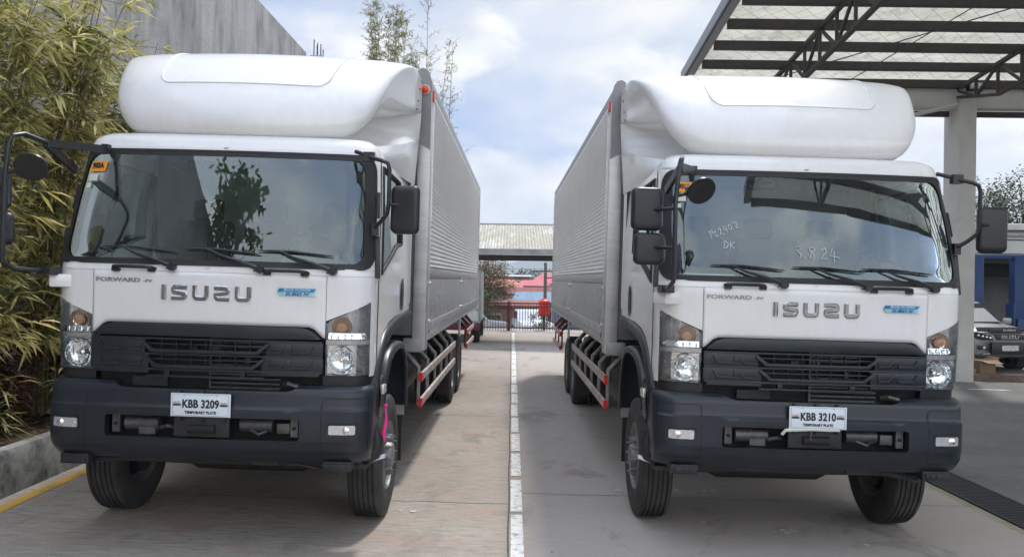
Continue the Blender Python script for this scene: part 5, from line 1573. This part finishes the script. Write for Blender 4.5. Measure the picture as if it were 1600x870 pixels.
# ---------------- silver car ----------------
def silver_car(x, y, rz):
    C = empty('parked_car', (x, y, FZ), (0, 0, rz)); tag(C, 'silver four wheel drive car with dark windows parked nose out in the workshop', 'car')
    S = simple('silver_paint', (.30, .295, .285), .35, .4, var=.04, coat=.5, rvar=.02)
    # stations across the width: body cross section lofted along length (front at y=0)
    m = MB()
    st = [(.00, .55, .62, .48, .88), (.05, .78, .80, .42, .98), (.20, .88, .90, .40, 1.04), (.60, .92, .93, .38, 1.10), (1.15, .93, .94, .38, 1.16), (1.4, .93, .94, .38, 1.18), (3.0, .93, .94, .38, 1.18), (4.4, .91, .92, .42, 1.16), (4.6, .85, .86, .50, 1.0)]
    def sec(y_, wb, wm, zb_, zt):
        pts = []
        for (fx, fz) in ((-1, 0), (-1.0, .45), (-.99, .75), (-.93, .92), (-.80, .985), (-.4, 1.0), (0, 1.01), (.4, 1.0), (.80, .985), (.93, .92), (.99, .75), (1.0, .45), (1, 0)):
            pts.append(Vector((fx * (wm if fz > .2 else wb), y_ + (.10 * fx * fx if y_ < .3 else 0), zb_ + (zt - zb_) * fz)))
        return pts
    ls = [sec(*q) for q in st]; m.loops(ls, closed=False); m.add(ls[0], [tuple(range(13))])
    m.build('body', S, C, smooth=45)
    m = MB()
    cab = [(1.10, .86, .74, 1.17, 1.19), (1.75, .86, .66, 1.17, 1.68), (2.1, .86, .66, 1.17, 1.74), (3.3, .86, .66, 1.17, 1.74), (4.2, .86, .68, 1.17, 1.62)]
    def sec2(y_, wb, wt, zb_, zt): return [Vector((-wb, y_, zb_)), Vector((-wt, y_, zt - .03)), Vector((-wt + .08, y_, zt)), Vector((wt - .08, y_, zt)), Vector((wt, y_, zt - .03)), Vector((wb, y_, zb_))]
    l2 = [sec2(*q) for q in cab]; m.loops(l2, closed=False); m.add(l2[-1], [tuple(range(6))])
    m.build('cabin', S, C, smooth=30)
    G_ = simple('dark_car_glass', (.010, .012, .014), .2, 0, spec=.12)
    m = MB(); a, b = l2[0], l2[1]
    q = [a[0] * .96 + b[1] * .04, a[5] * .96 + b[4] * .04, a[5] * .08 + b[4] * .92, a[0] * .08 + b[1] * .92]
    n_ = Vector((0, -.010, .010)); m.add([p + n_ for p in (Vector((-.80, 1.16, 1.205)), Vector((.80, 1.16, 1.205)), Vector((.63, 1.72, 1.645)), Vector((-.63, 1.72, 1.645)))], [(0, 1, 2, 3)])
    m.build('windshield', G_, C)
    for sg in (-1, 1):
        m = MB(); m.add([(sg * .862, 1.35, 1.20), (sg * .862, 4.0, 1.20), (sg * .70, 3.9, 1.62), (sg * .668, 2.0, 1.66)], [(0, 1, 2, 3)]); m.v = [(x_ + sg * .012, y_, z_) for x_, y_, z_ in m.v]; m.build('side_window', G_, C)
        # headlamp, swept back
        m = MB(); m.add([(sg * .46, -.02, .80), (sg * .78, .02, .80), (sg * .93, .24, .90), (sg * .95, .42, 1.00), (sg * .72, .06, .97), (sg * .50, .0, .90)], [(0, 1, 2, 3, 4, 5)])
        m.v = [(x_ * 1.005, y_ - .028, z_) for x_, y_, z_ in m.v]; h_ = m.build('headlight', MT['blackp'], C)
        m = MB(); 
        for q_ in range(4): m.lathe([(0, .032), (.01, .02), (.012, .001)], (sg * (.56 + .085 * q_), -.060 + .03 * q_ * q_ * .33, .865 + .018 * q_), 'y', 12)
        m.build('bulb', MT['facet'], h_)
        m = MB(); m.add([(sg * .40, -.05, .80), (sg * .46, -.05, .92), (sg * .52, -.05, .92), (sg * .47, -.05, .80)], [(0, 1, 2, 3)]); m.build('chrome_flash', MT['chrome'], C)
        m = MB(); m.bb(sg * .58, sg * .82, -.03, .05, .56, .66); m.build('fog_recess', MT['blackp'], C, bevel=.015)
        m = MB(); m.lathe([(0, .04), (-.01, .03), (-.012, .001)], (sg * .70, -.035, .61), 'y', 14); m.build('fog_lamp', MT['lampgrey'], C)
        m = MB(); m.box((sg * 1.04, 1.25, 1.20), (.2, .12, .16)); m.build('side_mirror', S, C, bevel=.03)
        for yy in (.85, 3.7):
            w = empty('wheel', (sg * .84, yy, .38)); w.parent = C
            m = MB(); m.lathe([(-.12, .24), (-.125, .34), (-.1, .38), (.1, .38), (.125, .34), (.12, .24)], (0, 0, 0), 'x', 28); m.build('tyre', MT['tyre'], w)
            m = MB(); m.lathe([(.10, .24), (.08, .22), (.07, .06), (.09, .001)], (0, 0, 0), 'x', 20, sg); m.build('rim', MT['rim'], w)
            m = MB(); m.lathe([(-.02, .44), (.02, .44), (.02, .38)], (sg * .925, yy, .38), 'x', 28, sg); m.v = [v for v in m.v]; m.build('wheel_arch', MT['void'], C)
    m = MB(); m.bb(-.42, .42, -.045, .03, .80, .93); g_ = m.build('grille', MT['blackp'], C, bevel=.015)
    text_mesh('lettering', 'ISUZU', .12, .004, MT['chrome'], g_, Matrix.Translation((0, -.05, .865)) @ FR, sx=1.5, bold=.004)
    m = MB(); m.bb(-.55, .55, -.02, .04, 1.0, 1.06); m.add([(-.80, .10, 1.0), (.80, .10, 1.0), (.78, .17, 1.10), (-.78, .17, 1.10), (-.70, -.03, 1.0), (.70, -.03, 1.0)], [(0, 1, 2, 3), (4, 5, 1, 0)]); bd = m.build('bug_deflector', MT['blackp'], C)
    text_mesh('lettering', 'D-MAX', .07, .002, MT['platew'], bd, Matrix.Translation((0, -.026, 1.03)) @ FR, sx=1.6)
    m = MB(); m.bb(-.50, .50, -.05, .02, .44, .74); m.bb(-.9, .9, -.02, .06, .36, .44); m.build('lower_bumper', MT['blackp'], C, bevel=.02)
    m = MB(); m.box((0, -.06, .60), (.46, .012, .13)); m.build('number_plate', MT['lampgrey'], C)
silver_car(12.25, 20.1, R(10))
B_ = empty('cardboard_box', (11.35, 19.72, FZ), (0, 0, R(20))); tag(B_, 'open brown cardboard box on the workshop edge in front of the silver car', 'box')
CB = simple('cardboard', (.20, .13, .08), .85, var=.1)
m = MB(); m.bb(-.25, .25, -.2, .2, 0, .34); m.build('body', CB, B_, smooth=0)
m = MB(); m.add([(-.25, -.2, .345), (.25, -.2, .345), (.30, -.38, .27), (-.20, -.38, .29)], [(0, 1, 2, 3)]); m.add([(.25, -.2, .345), (.25, .2, .345), (.42, .15, .42), (.42, -.2, .40)], [(0, 1, 2, 3)]); m.add([(-.25, .2, .345), (.25, .2, .345), (.2, .34, .46), (-.25, .34, .46)], [(0, 1, 2, 3)]); m.build('flap', simple('cardboard_flap', (.27, .18, .11), .85), B_, smooth=0)
def blobby(name, loc, d, mat, seed, label, cat):
    bm = bmesh.new(); bmesh.ops.create_icosphere(bm, subdivisions=3, radius=1)
    for v in bm.verts:
        n_ = noise.noise(v.co * 2.3 + Vector((seed, 0, 0))) * .35 + noise.noise(v.co * 6 + Vector((seed, 3, 0))) * .15
        v.co = v.co * (1 + n_); v.co.z = max(v.co.z, -.55); v.co = Vector((v.co.x * d[0], v.co.y * d[1], (v.co.z + .55) * d[2]))
    for f in bm.faces: f.smooth = False
    me = bpy.data.meshes.new(name); bm.to_mesh(me); bm.free(); me.materials.append(mat)
    o = bpy.data.objects.new(name, me); col.objects.link(o); o.location = loc; tag(o, label, cat); return o
blobby('plastic_bag', (10.85, 19.76, FZ), (.24, .2, .20), simple('grey_black_bag', (.05, .05, .06), .35, var=.5), 3, 'crumpled dark plastic bag left of the cardboard box', 'bag')
blobby('crumpled_paper', (11.08, 19.62, FZ), (.10, .1, .12), simple('torn_carton', (.34, .24, .15), .85), 8, 'torn crumpled carton between the bag and the cardboard box', 'carton')
C2 = empty('carton_sheet', (10.62, 19.65, FZ)); tag(C2, 'flattened brown carton leaning at the foot of the column', 'carton')
m = MB(); m.add([(-.1, 0, .30), (.12, -.05, .02), (.20, 0, .05), (0, .05, .36), (-.1, .02, .31), (.12, -.03, .03)], [(0, 1, 2, 3), (0, 1, 5, 4)]); m.build('board', CB, C2, smooth=0)

# ---------------- far end: gate, gate roof, white truck ----------------
MT['gatep'] = simple('maroon_gate_paint', (.10, .030, .028), .6, var=.3)
GYp = 32.8
for (xa, xb, lab) in ((-6.2, -.16, 'left leaf of the dark red steel bar gate, hinged at its heavy post'), (-.06, 5.2, 'right leaf of the dark red steel bar gate, in front of the red drum')):
    E = empty('bar_gate', (xa, GYp, gz(0))); tag(E, lab, 'gate', 'leaves of the steel gate')
    m = MB()
    for z in (.10, 1.08, .96): m.bb(0, xb - xa, -.02, .02, z, z + .05)
    m.build('rail', MT['gatep'], E, smooth=0)
    m = MB(); x = .05
    while x < xb - xa - .03: m.bb(x, x + .022, -.012, .012, .02, 1.08); x += .110
    m.build('bars', MT['gatep'], E, smooth=0)
m = MB(); m.bb(-.17, -.05, GYp - .06, GYp + .06, gz(0), gz(0) + 1.18); m.bb(-.6, .0, GYp - .05, GYp - .03, gz(0) + .88, gz(0) + .97)
o = m.build('gate_post', MT['gatep'], bevel=.01); tag(o, 'heavy dark post where the two gate leaves meet', 'post')
def gate_roof():
    E = empty('gate_roof', (0, 27.6, .12)); tag(E, 'weathered corrugated roof spanning the far exit between the trucks', 'roof')
    mt, nt, b, out = newmat('weathered_corrugated')
    st = nz(nt, 1.0, 6, .7, sc3=(2.2, .35, 1)); sp = nz(nt, 9, 5, .8)
    c = rampn(nt, st, [(.35, (.48, .47, .43)), (.5, (.36, .34, .27)), (.65, (.55, .54, .51))])
    c = mixn(nt, rampn(nt, sp, [(.50, 0.), (.66, .75)]), c, (.14, .12, .07))
    nt.links.new(c, b.inputs['Base Color']); b.inputs['Roughness'].default_value = .7
    m = MB(); n = 360
    m.grid(lambda i, j: Vector((-9 + 18 * i, -2.2 + 4.2 * j, 2.84 + 1.06 * j + (.03 if int(round(i * n)) % 2 else 0))), n, 1); m.build('corrugated_sheet', mt, E, smooth=0)
    m = MB(); m.bb(-9, 9, -2.24, -2.16, 2.72, 2.90); m.build('gutter', MT['alud'], E, smooth=0)
    m = MB(); m.bb(-9, 9, 2.0, 2.15, 3.90, 3.97); m.build('ridge_cap', MT['alud'], E, smooth=0)
    m = MB(); m.bb(-9, 9, -1.9, -1.7, 2.60, 2.72); m.bb(-9, 9, 1.7, 1.9, 2.62, 2.74); m.build('beam', MT['steel'], E, smooth=0)
    m = MB()
    for x in (-7.5, 7.5): m.bb(x - .12, x + .12, -1.9, -1.66, gz(x), 2.6); m.bb(x - .12, x + .12, 1.7, 1.94, gz(x), 2.6)
    m.build('post', MT['column'], E, smooth=0)
gate_roof()
def small_truck():
    E = empty('small_truck', (-1.85, 25.9, gz(-1.8))); tag(E, 'small white van bodied truck parked beyond the tail of truck 3209', 'truck')
    m = MB(); m.bb(-.85, .85, 0, 3.0, .68, 2.28); m.build('van_body', simple('pale_panel_white', (.62, .66, .62), .45), E, bevel=.02)
    m = MB(); m.bb(.80, .87, -.02, .06, .66, 2.31); m.bb(-.87, .87, -.03, .05, 2.24, 2.32); m.bb(-.87, .87, -.03, .05, .64, .72)
    for z in (1.05, 1.35, 1.7): m.bb(.70, .84, -.03, -.01, z, z + .03)
    m.build('frame', MT['alud'], E, bevel=.006)
    t = [text_mesh('lettering', s_, .07, .002, MT['ink'], E, Matrix.Translation((.62, -.006, z)) @ FR) for s_, z in (('CLOSED', 1.95), ('VAN', 1.86), ('4 T', 1.77))]
    join_meshes('lettering', t, E)
    m = MB(); m.bb(-.85, .86, -.06, .02, .42, .62); m.build('bumper', simple('dark_pink_bumper', (.12, .02, .04), .5), E, bevel=.02)
    m = MB(); m.bb(-.3, .3, .2, 4.2, .4, .66); m.build('chassis', MT['chassis'], E)
    m = MB(); m.bb(-.80, .80, 3.05, 4.5, .55, 2.0); m.build('cab', MT['white'], E, bevel=.1)
    m = MB(); m.bb(-.7, .7, 4.46, 4.52, 1.2, 1.8); m.build('windshield', MT['blackp'], E)
    for sg in (-1, 1):
        for yy in (.55, 3.8):
            w = empty('wheel', (sg * .70, yy, .33)); w.parent = E
            m = MB(); m.lathe([(-.12, .2), (-.13, .29), (-.1, .33), (.1, .33), (.13, .29), (.12, .2)], (0, 0, 0), 'x', 24); m.build('tyre', MT['tyre'], w)
            m = MB(); m.lathe([(.1, .2), (.06, .1), (.06, .001)], (0, 0, 0), 'x', 16, sg); m.build('rim', MT['rim'], w)
small_truck()

# ---------------- beyond the gate ----------------
def pickup(x, y, rz, label, c=(.60, .61, .62)):
    z0 = gz(x, y); E = empty('parked_car', (x, y, z0), (0, 0, rz)); tag(E, label, 'car', 'cars parked beyond the gate')
    S = simple('car_paint', c, .35, coat=.5)
    m = MB(); prof = [(-2.5, .45), (-2.52, .85), (-2.4, .98), (-.6, 1.0), (-.3, 1.55), (.75, 1.6), (1.25, 1.08), (2.3, .96), (2.5, .8), (2.5, .45)]
    m.prism(prof, lambda u, v, w: Vector((u, w, v)), (-.85, .85)); m.build('body', S, E, bevel=.05)
    m = MB(); m.prism([(-.42, 1.08), (-.24, 1.48), (.70, 1.52), (1.08, 1.10)], lambda u, v, w: Vector((u, w, v)), (-.86, .86)); m.build('side_window', MT['blackp'], E)
    for q in (-1, 1):
        for u in (-1.6, 1.55):
            w = empty('wheel', (u, q * .78, .36)); w.parent = E
            m = MB(); m.lathe([(-.11, .2), (-.12, .32), (-.09, .36), (.09, .36), (.12, .32), (.11, .2)], (0, 0, 0), 'y', 20); m.build('tyre', MT['tyre'], w)
            m = MB(); m.lathe([(.10, .2), (.07, .001)], (0, 0, 0), 'y', 14, q); m.build('rim', MT['rim'], w)
pickup(1.1, 45.5, R(97), 'white pickup parked nose on the road beyond the gate', (.62, .63, .64))
pickup(-2.6, 47.5, R(5), 'grey car parked to the left of the white pickup beyond the gate', (.30, .31, .33))
def house(x0, x1, y, d, eave, ridge_, wallc, roofc, label, rz=0, windows=3, hip=.2):
    z0 = -3.9; w = x1 - x0; h = eave - z0; roofh = ridge_ - eave
    E = empty('house', ((x0 + x1) / 2, y, z0), (0, 0, rz)); tag(E, label, 'house', 'houses beyond the gate')
    m = MB(); m.bb(-w / 2, w / 2, 0, d, 0, h); m.build('wall', mottled('house_wall', [(.3, tuple(c_ * .75 for c_ in wallc)), (.7, wallc)], .5, fine=.2), E, smooth=0)
    m = MB(); e = .35; a = hip * w
    m.add([(-w / 2 - e, -e, h), (w / 2 + e, -e, h), (w / 2 + e, d + e, h), (-w / 2 - e, d + e, h), (-w / 2 - e + a, d / 2, h + roofh), (w / 2 + e - a, d / 2, h + roofh)], [(0, 1, 5, 4), (2, 3, 4, 5), (0, 4, 3), (1, 2, 5), (0, 3, 2, 1)])
    m.build('roof', mottled('house_roof', [(.3, tuple(c_ * .7 for c_ in roofc)), (.7, roofc)], .9, (6, .6, 1), fine=.3, bump=0), E, smooth=0)
    for k in range(windows):
        xx = -w / 2 + w * (k + .5) / windows; ww = min(.5, w / windows * .3)
        m = MB(); m.bb(xx - ww, xx + ww, -.04, .02, h - 1.6, h - .45); f = m.build('window', MT['lampgrey'], E, smooth=0)
        m = MB(); m.bb(xx - ww * .85, xx + ww * .85, -.06, -.03, h - 1.5, h - .55); m.build('pane', MT['blackp'], f, smooth=0)
PK = (.52, .17, .19); MR = (.26, .10, .09)
house(2.3, 8.5, 92, 7, 1.55, 2.75, (.40, .32, .28), PK, 'house with the large bright pink hipped roof beyond the gate', 0, 4, .25)
house(.7, 3.3, 86, 5, 1.35, 1.95, (.42, .36, .34), PK, 'lower pink roofed house left of the utility pole', R(-8), 3, .15)
house(-7, 2.2, 100, 6, 2.35, 2.55, (.22, .10, .09), (.52, .50, .50), 'long dark red walled building with a thin pale roof edge', 0, 10, .02)
house(-3.2, .9, 82, 5, 1.2, 2.0, (.38, .20, .16), (.50, .22, .18), 'house with a dull orange gable roof right of the brown tree', R(12), 4, .12)
house(-.5, 6.0, 74, 4, .72, 1.30, (.32, .20, .18), MR, 'low maroon roofed house behind the blue grey shed', R(2), 7, .05)
house(.3, 7.8, 60, 5, .38, 1.10, (.20, .24, .28), (.20, .29, .38), 'long shed with a blue grey metal roof just past the gate', R(-2), 5, .03)
house(-4.5, 2.2, 54, 4, .22, .62, (.25, .15, .14), (.36, .17, .15), 'low lean-to with a dull red roof right behind the parked cars', 0, 3, .04)
house(-9.0, -3.0, 78, 6, 1.4, 2.5, (.35, .25, .20), (.40, .20, .15), 'brown roofed house behind the brown tree', 0, 3, .2)
E = empty('utility_pole', (2.35, 57.5, gz(0, 56))); tag(E, 'dark utility pole with cross arms beyond the gate', 'pole')
m = MB(); m.tube([(0, 0, 0), (0, 0, 5.6)], [.14, .10], 8); m.build('shaft', simple('pole_grey', (.10, .09, .08), .8), E)
m = MB(); m.bb(-.9, .9, -.05, .05, 4.95, 5.05); m.build('cross_arm', MT['steel'], E, smooth=0)
m = MB(); m.bb(.1, .8, -.05, .05, 4.5, 4.58); m.build('cross_arm', MT['steel'], E, smooth=0)
for x in (-.8, -.3, .3, .8):
    m = MB(); m.tube([(x, 0, 5.05), (x, 0, 5.2)], .04, 6); m.build('insulator', MT['lampgrey'], E)
for k in range(3):
    z = 3.35 + .42 * k - .6 * (k == 0)
    W_ = empty('power_line', (-40, 56 + .3 * k, z)); tag(W_, ('lowest', 'middle', 'highest')[k] + ' of the three thin cables that cross the sky under the gate roof', 'cable', 'power lines')
    m = MB(); m.tube([(i * 4, 0, .0 + .015 * (i - 10) ** 2 * .3) for i in range(21)], .012, 4); m.build('cable', MT['steel'], W_)
E = empty('water_drum', (1.35, 33.8, gz(1.3, 33.8) - .02)); tag(E, 'bright red drum standing on a post just behind the right gate leaf', 'drum')
m = MB(); m.tube([(0, 0, 0), (0, 0, .62)], .05, 8); m.bb(-.2, .2, -.2, .2, .60, .64); m.build('stand', MT['steel'], E)
m = MB(); m.lathe([(.64, .001), (.64, .21), (.66, .24), (.95, .24), (.97, .25), (.99, .24), (1.22, .235), (1.26, .20), (1.30, .10), (1.34, .09), (1.34, .001)], (0, 0, 0), 'z', 24); m.build('body', simple('red_drum', (.75, .045, .03), .4), E)

# ---------------- trees ----------------
def tree(x, y, h, cr, label, mat, seed, n=90, lf=30, leafL=.35, z0=None, trunk=.25, sq=.8, cat='tree', group='trees beyond the gate', base=.42, name='tree'):
    random.seed(seed); z0 = gz(x, y) if z0 is None else z0
    E = empty(name, (x, y, z0)); tag(E, label, cat, group)
    st = MB(); lv = MB()
    top = Vector((random.uniform(-.3, .3), 0, h * .62))
    st.tube([(0, 0, -.3), top * .5 + Vector((random.uniform(-.2, .2), 0, 0)), top], [trunk, trunk * .75, trunk * .45], 8)
    cc = Vector((0, 0, h * (base + 1) / 2)); rz2 = h * (1 - base) / 2
    for k in range(n):
        while True:
            d = Vector((random.uniform(-1, 1), random.uniform(-1, 1), random.uniform(-1, 1)))
            if .15 < d.length < 1: break
        d = d.normalized() * (.45 + .55 * random.random() ** .6)
        wob = 1 + .35 * noise.noise(d * 2.1 + Vector((seed, 0, 0)))
        c = cc + Vector((d.x * cr, d.y * cr, d.z * rz2)) * wob
        if k % 3 == 0: st.tube([top * random.uniform(.55, 1), top * .3 + c * .7 + Vector((0, 0, -.1)), c], [trunk * .22, trunk * .12, .01], 5, cap=False)
        r = cr * random.uniform(.12, .28)
        for q in range(lf):
            v = Vector((random.gauss(0, 1), random.gauss(0, 1), random.gauss(0, sq))) * r * .6
            leaf(lv, c + v, Vector((random.gauss(0, 1), random.gauss(0, 1), random.gauss(0, .6))), leafL * random.uniform(.6, 1.3), leafL * .26, .3)
    st.build('trunk', STEMD, E, merge=False); lv.build('crown', mat, E, merge=False, fixn=False, smooth=0)
GR = leafmat('green_crown', (0.020, 0.042, 0.012), (0.045, 0.085, 0.022), (0.085, 0.115, 0.035), .25)
BR = leafmat('brown_crown', (0.09, 0.055, 0.03), (0.16, 0.11, 0.05), (0.19, 0.16, 0.07), .25)
DG = leafmat('dark_leaf', (0.015, 0.030, 0.012), (0.030, 0.055, 0.018), (0.05, 0.075, 0.03), .2)
tree(-1.9, 54, 6.0, 2.1, 'brownish half bare tree beyond the gate beside the small white truck', BR, 31, 220, 50, .13, base=.35)
tree(-2.4, 50.5, 3.4, 1.7, 'low dark green bushy tree at the foot of the brownish tree', GR, 32, 160, 40, .12, base=.1)
tree(3.9, 66, 5.0, 1.5, 'green tree in front of the pink roofed houses, right of the pole', GR, 33, 160, 40, .14, base=.25)
tree(-6.4, 55, 6.6, 2.6, 'green tree further left, behind the small white truck', GR, 34, 80, 30, .25, base=.2)
tree(1.35, 35.8, .95, .5, 'small green bush behind the gate under the red drum', GR, 35, 40, 22, .10, base=.05, trunk=.03, cat='bush', name='bush')
tree(25.5, 44, 8.2, 2.6, 'dark spreading tree above the workshop roof at the right', DG, 41, 150, 34, .20, z0=-.5, trunk=.3, group='trees behind the workshop')
tree(29.5, 47, 9.2, 3.0, 'dark tree above the workshop roof, cut by the right edge of the photo', DG, 42, 150, 34, .20, z0=-.5, trunk=.3, group='trees behind the workshop')
tree(22.2, 50, 8.0, 1.6, 'slender tree partly hidden by the mirror of truck 3210', DG, 43, 90, 30, .2, z0=-.5, trunk=.2, group='trees behind the workshop')
# wooded ridge and distant mountains
def ridge(name, y, zbase, hs, x0, x1, mat, seed, n=120, depth=60, rough=.25):
    m = MB()
    def fn(i, j):
        x = x0 + (x1 - x0) * i
        hh = hs * (.55 + .45 * noise.noise(Vector((x * 2.2 / (x1 - x0) * 6, seed, 0))) + rough * .5 * noise.noise(Vector((x * 40 / (x1 - x0), seed, 5))))
        return Vector((x, y + depth * (j - .5) * 2 * (1 if j > .5 else 1), zbase + max(hh, .05 * hs) * math.sin(PI * min(j, 1 - j) if False else PI * j)))
    m.grid(fn, n, 10); o = m.build(name, mat, smooth=60); tag(o, kind='structure'); return o
ridge('hills', 2600, -30, 150, -2600, 2600, simple('far_mountain', (.045, .075, .06), 1, var=.2, scale=.004), 3, 140, 500)
ridge('hills', 900, -12, 30, -900, 900, simple('near_hill', (.035, .055, .025), 1, var=.3, scale=.02), 9, 160, 120, .5)
random.seed(77); m = MB()
for k in range(15000):
    x = random.uniform(-60, 60); y = random.uniform(205, 240); t = noise.noise(Vector((x * .12, 3, 0)))
    z = -4.5 + random.uniform(0, 1) ** .6 * (8.2 + 4.0 * t + 1.5 * noise.noise(Vector((x * .5, 9, 0))))
    leaf(m, Vector((x, y, z)), Vector((random.gauss(0, 1), random.gauss(0, 1), random.gauss(0, 1))), random.uniform(.5, 1.2), .22, .2)
tag(m.build('treeline', DG, merge=False, fixn=False, smooth=0), 'far dark line of trees below the mountains', None, None, 'stuff')

# ---------------- what stands behind the photographer (mirrored in the windshields) ----------------
GRB = leafmat('bright_green_crown', (0.06, 0.12, 0.04), (0.12, 0.20, 0.06), (0.20, 0.28, 0.10), .35)
tree(-5.35, -1.5, 9.7, 1.0, 'broad leaved tree standing behind the photographer beside the wall', GRB, 51, 40, 22, .24, trunk=.12, base=.80, group='trees behind the photographer')
feathery(-1.0, -9.5, 10.0, 2, 'feathery bamboo behind the photographer', 52, .8, .8, 4)

# ribbon tied by the front wheel
R_ = MB()
b = truck_l.matrix_basis
R_.grid(lambda i, j: Vector((1.268 + .013 * i + .01 * math.sin(j * 5), .47 + .006 * math.sin(j * 7), 1.05 - .27 * j)) + Vector((.012 * (i - .5) * 2 * j, 0, 0)), 2, 8)
R_.grid(lambda i, j: Vector((1.26 + .03 * i, .472, 1.08 - .03 * j)), 2, 2)
T0 = Matrix.Translation((xl, 6.0, gz(xl))) @ Matrix.Rotation(R(-.76), 4, 'Z') @ Matrix.Rotation(SLOPE, 4, 'Y')
R_.v = [tuple(T0 @ Vector(p)) for p in R_.v]
o = R_.build('ribbon', MT['pink'], solid=.002); tag(o, 'bright pink ribbon tied behind the bumper corner of truck 3209', 'ribbon')

# ---------------- air ----------------
m = MB(); m.bb(-3200, 3200, -1500, 3400, -60, 220)
hz, nt, b, out = newmat('haze_air'); nt.nodes.remove(b)
pv = nt.nodes.new('ShaderNodeVolumePrincipled'); pv.inputs['Density'].default_value = .00045; pv.inputs['Color'].default_value = (.80, .88, .97, 1)
nt.links.new(pv.outputs[0], out.inputs['Volume'])
o = m.build('haze', hz, smooth=0); tag(o, kind='stuff')
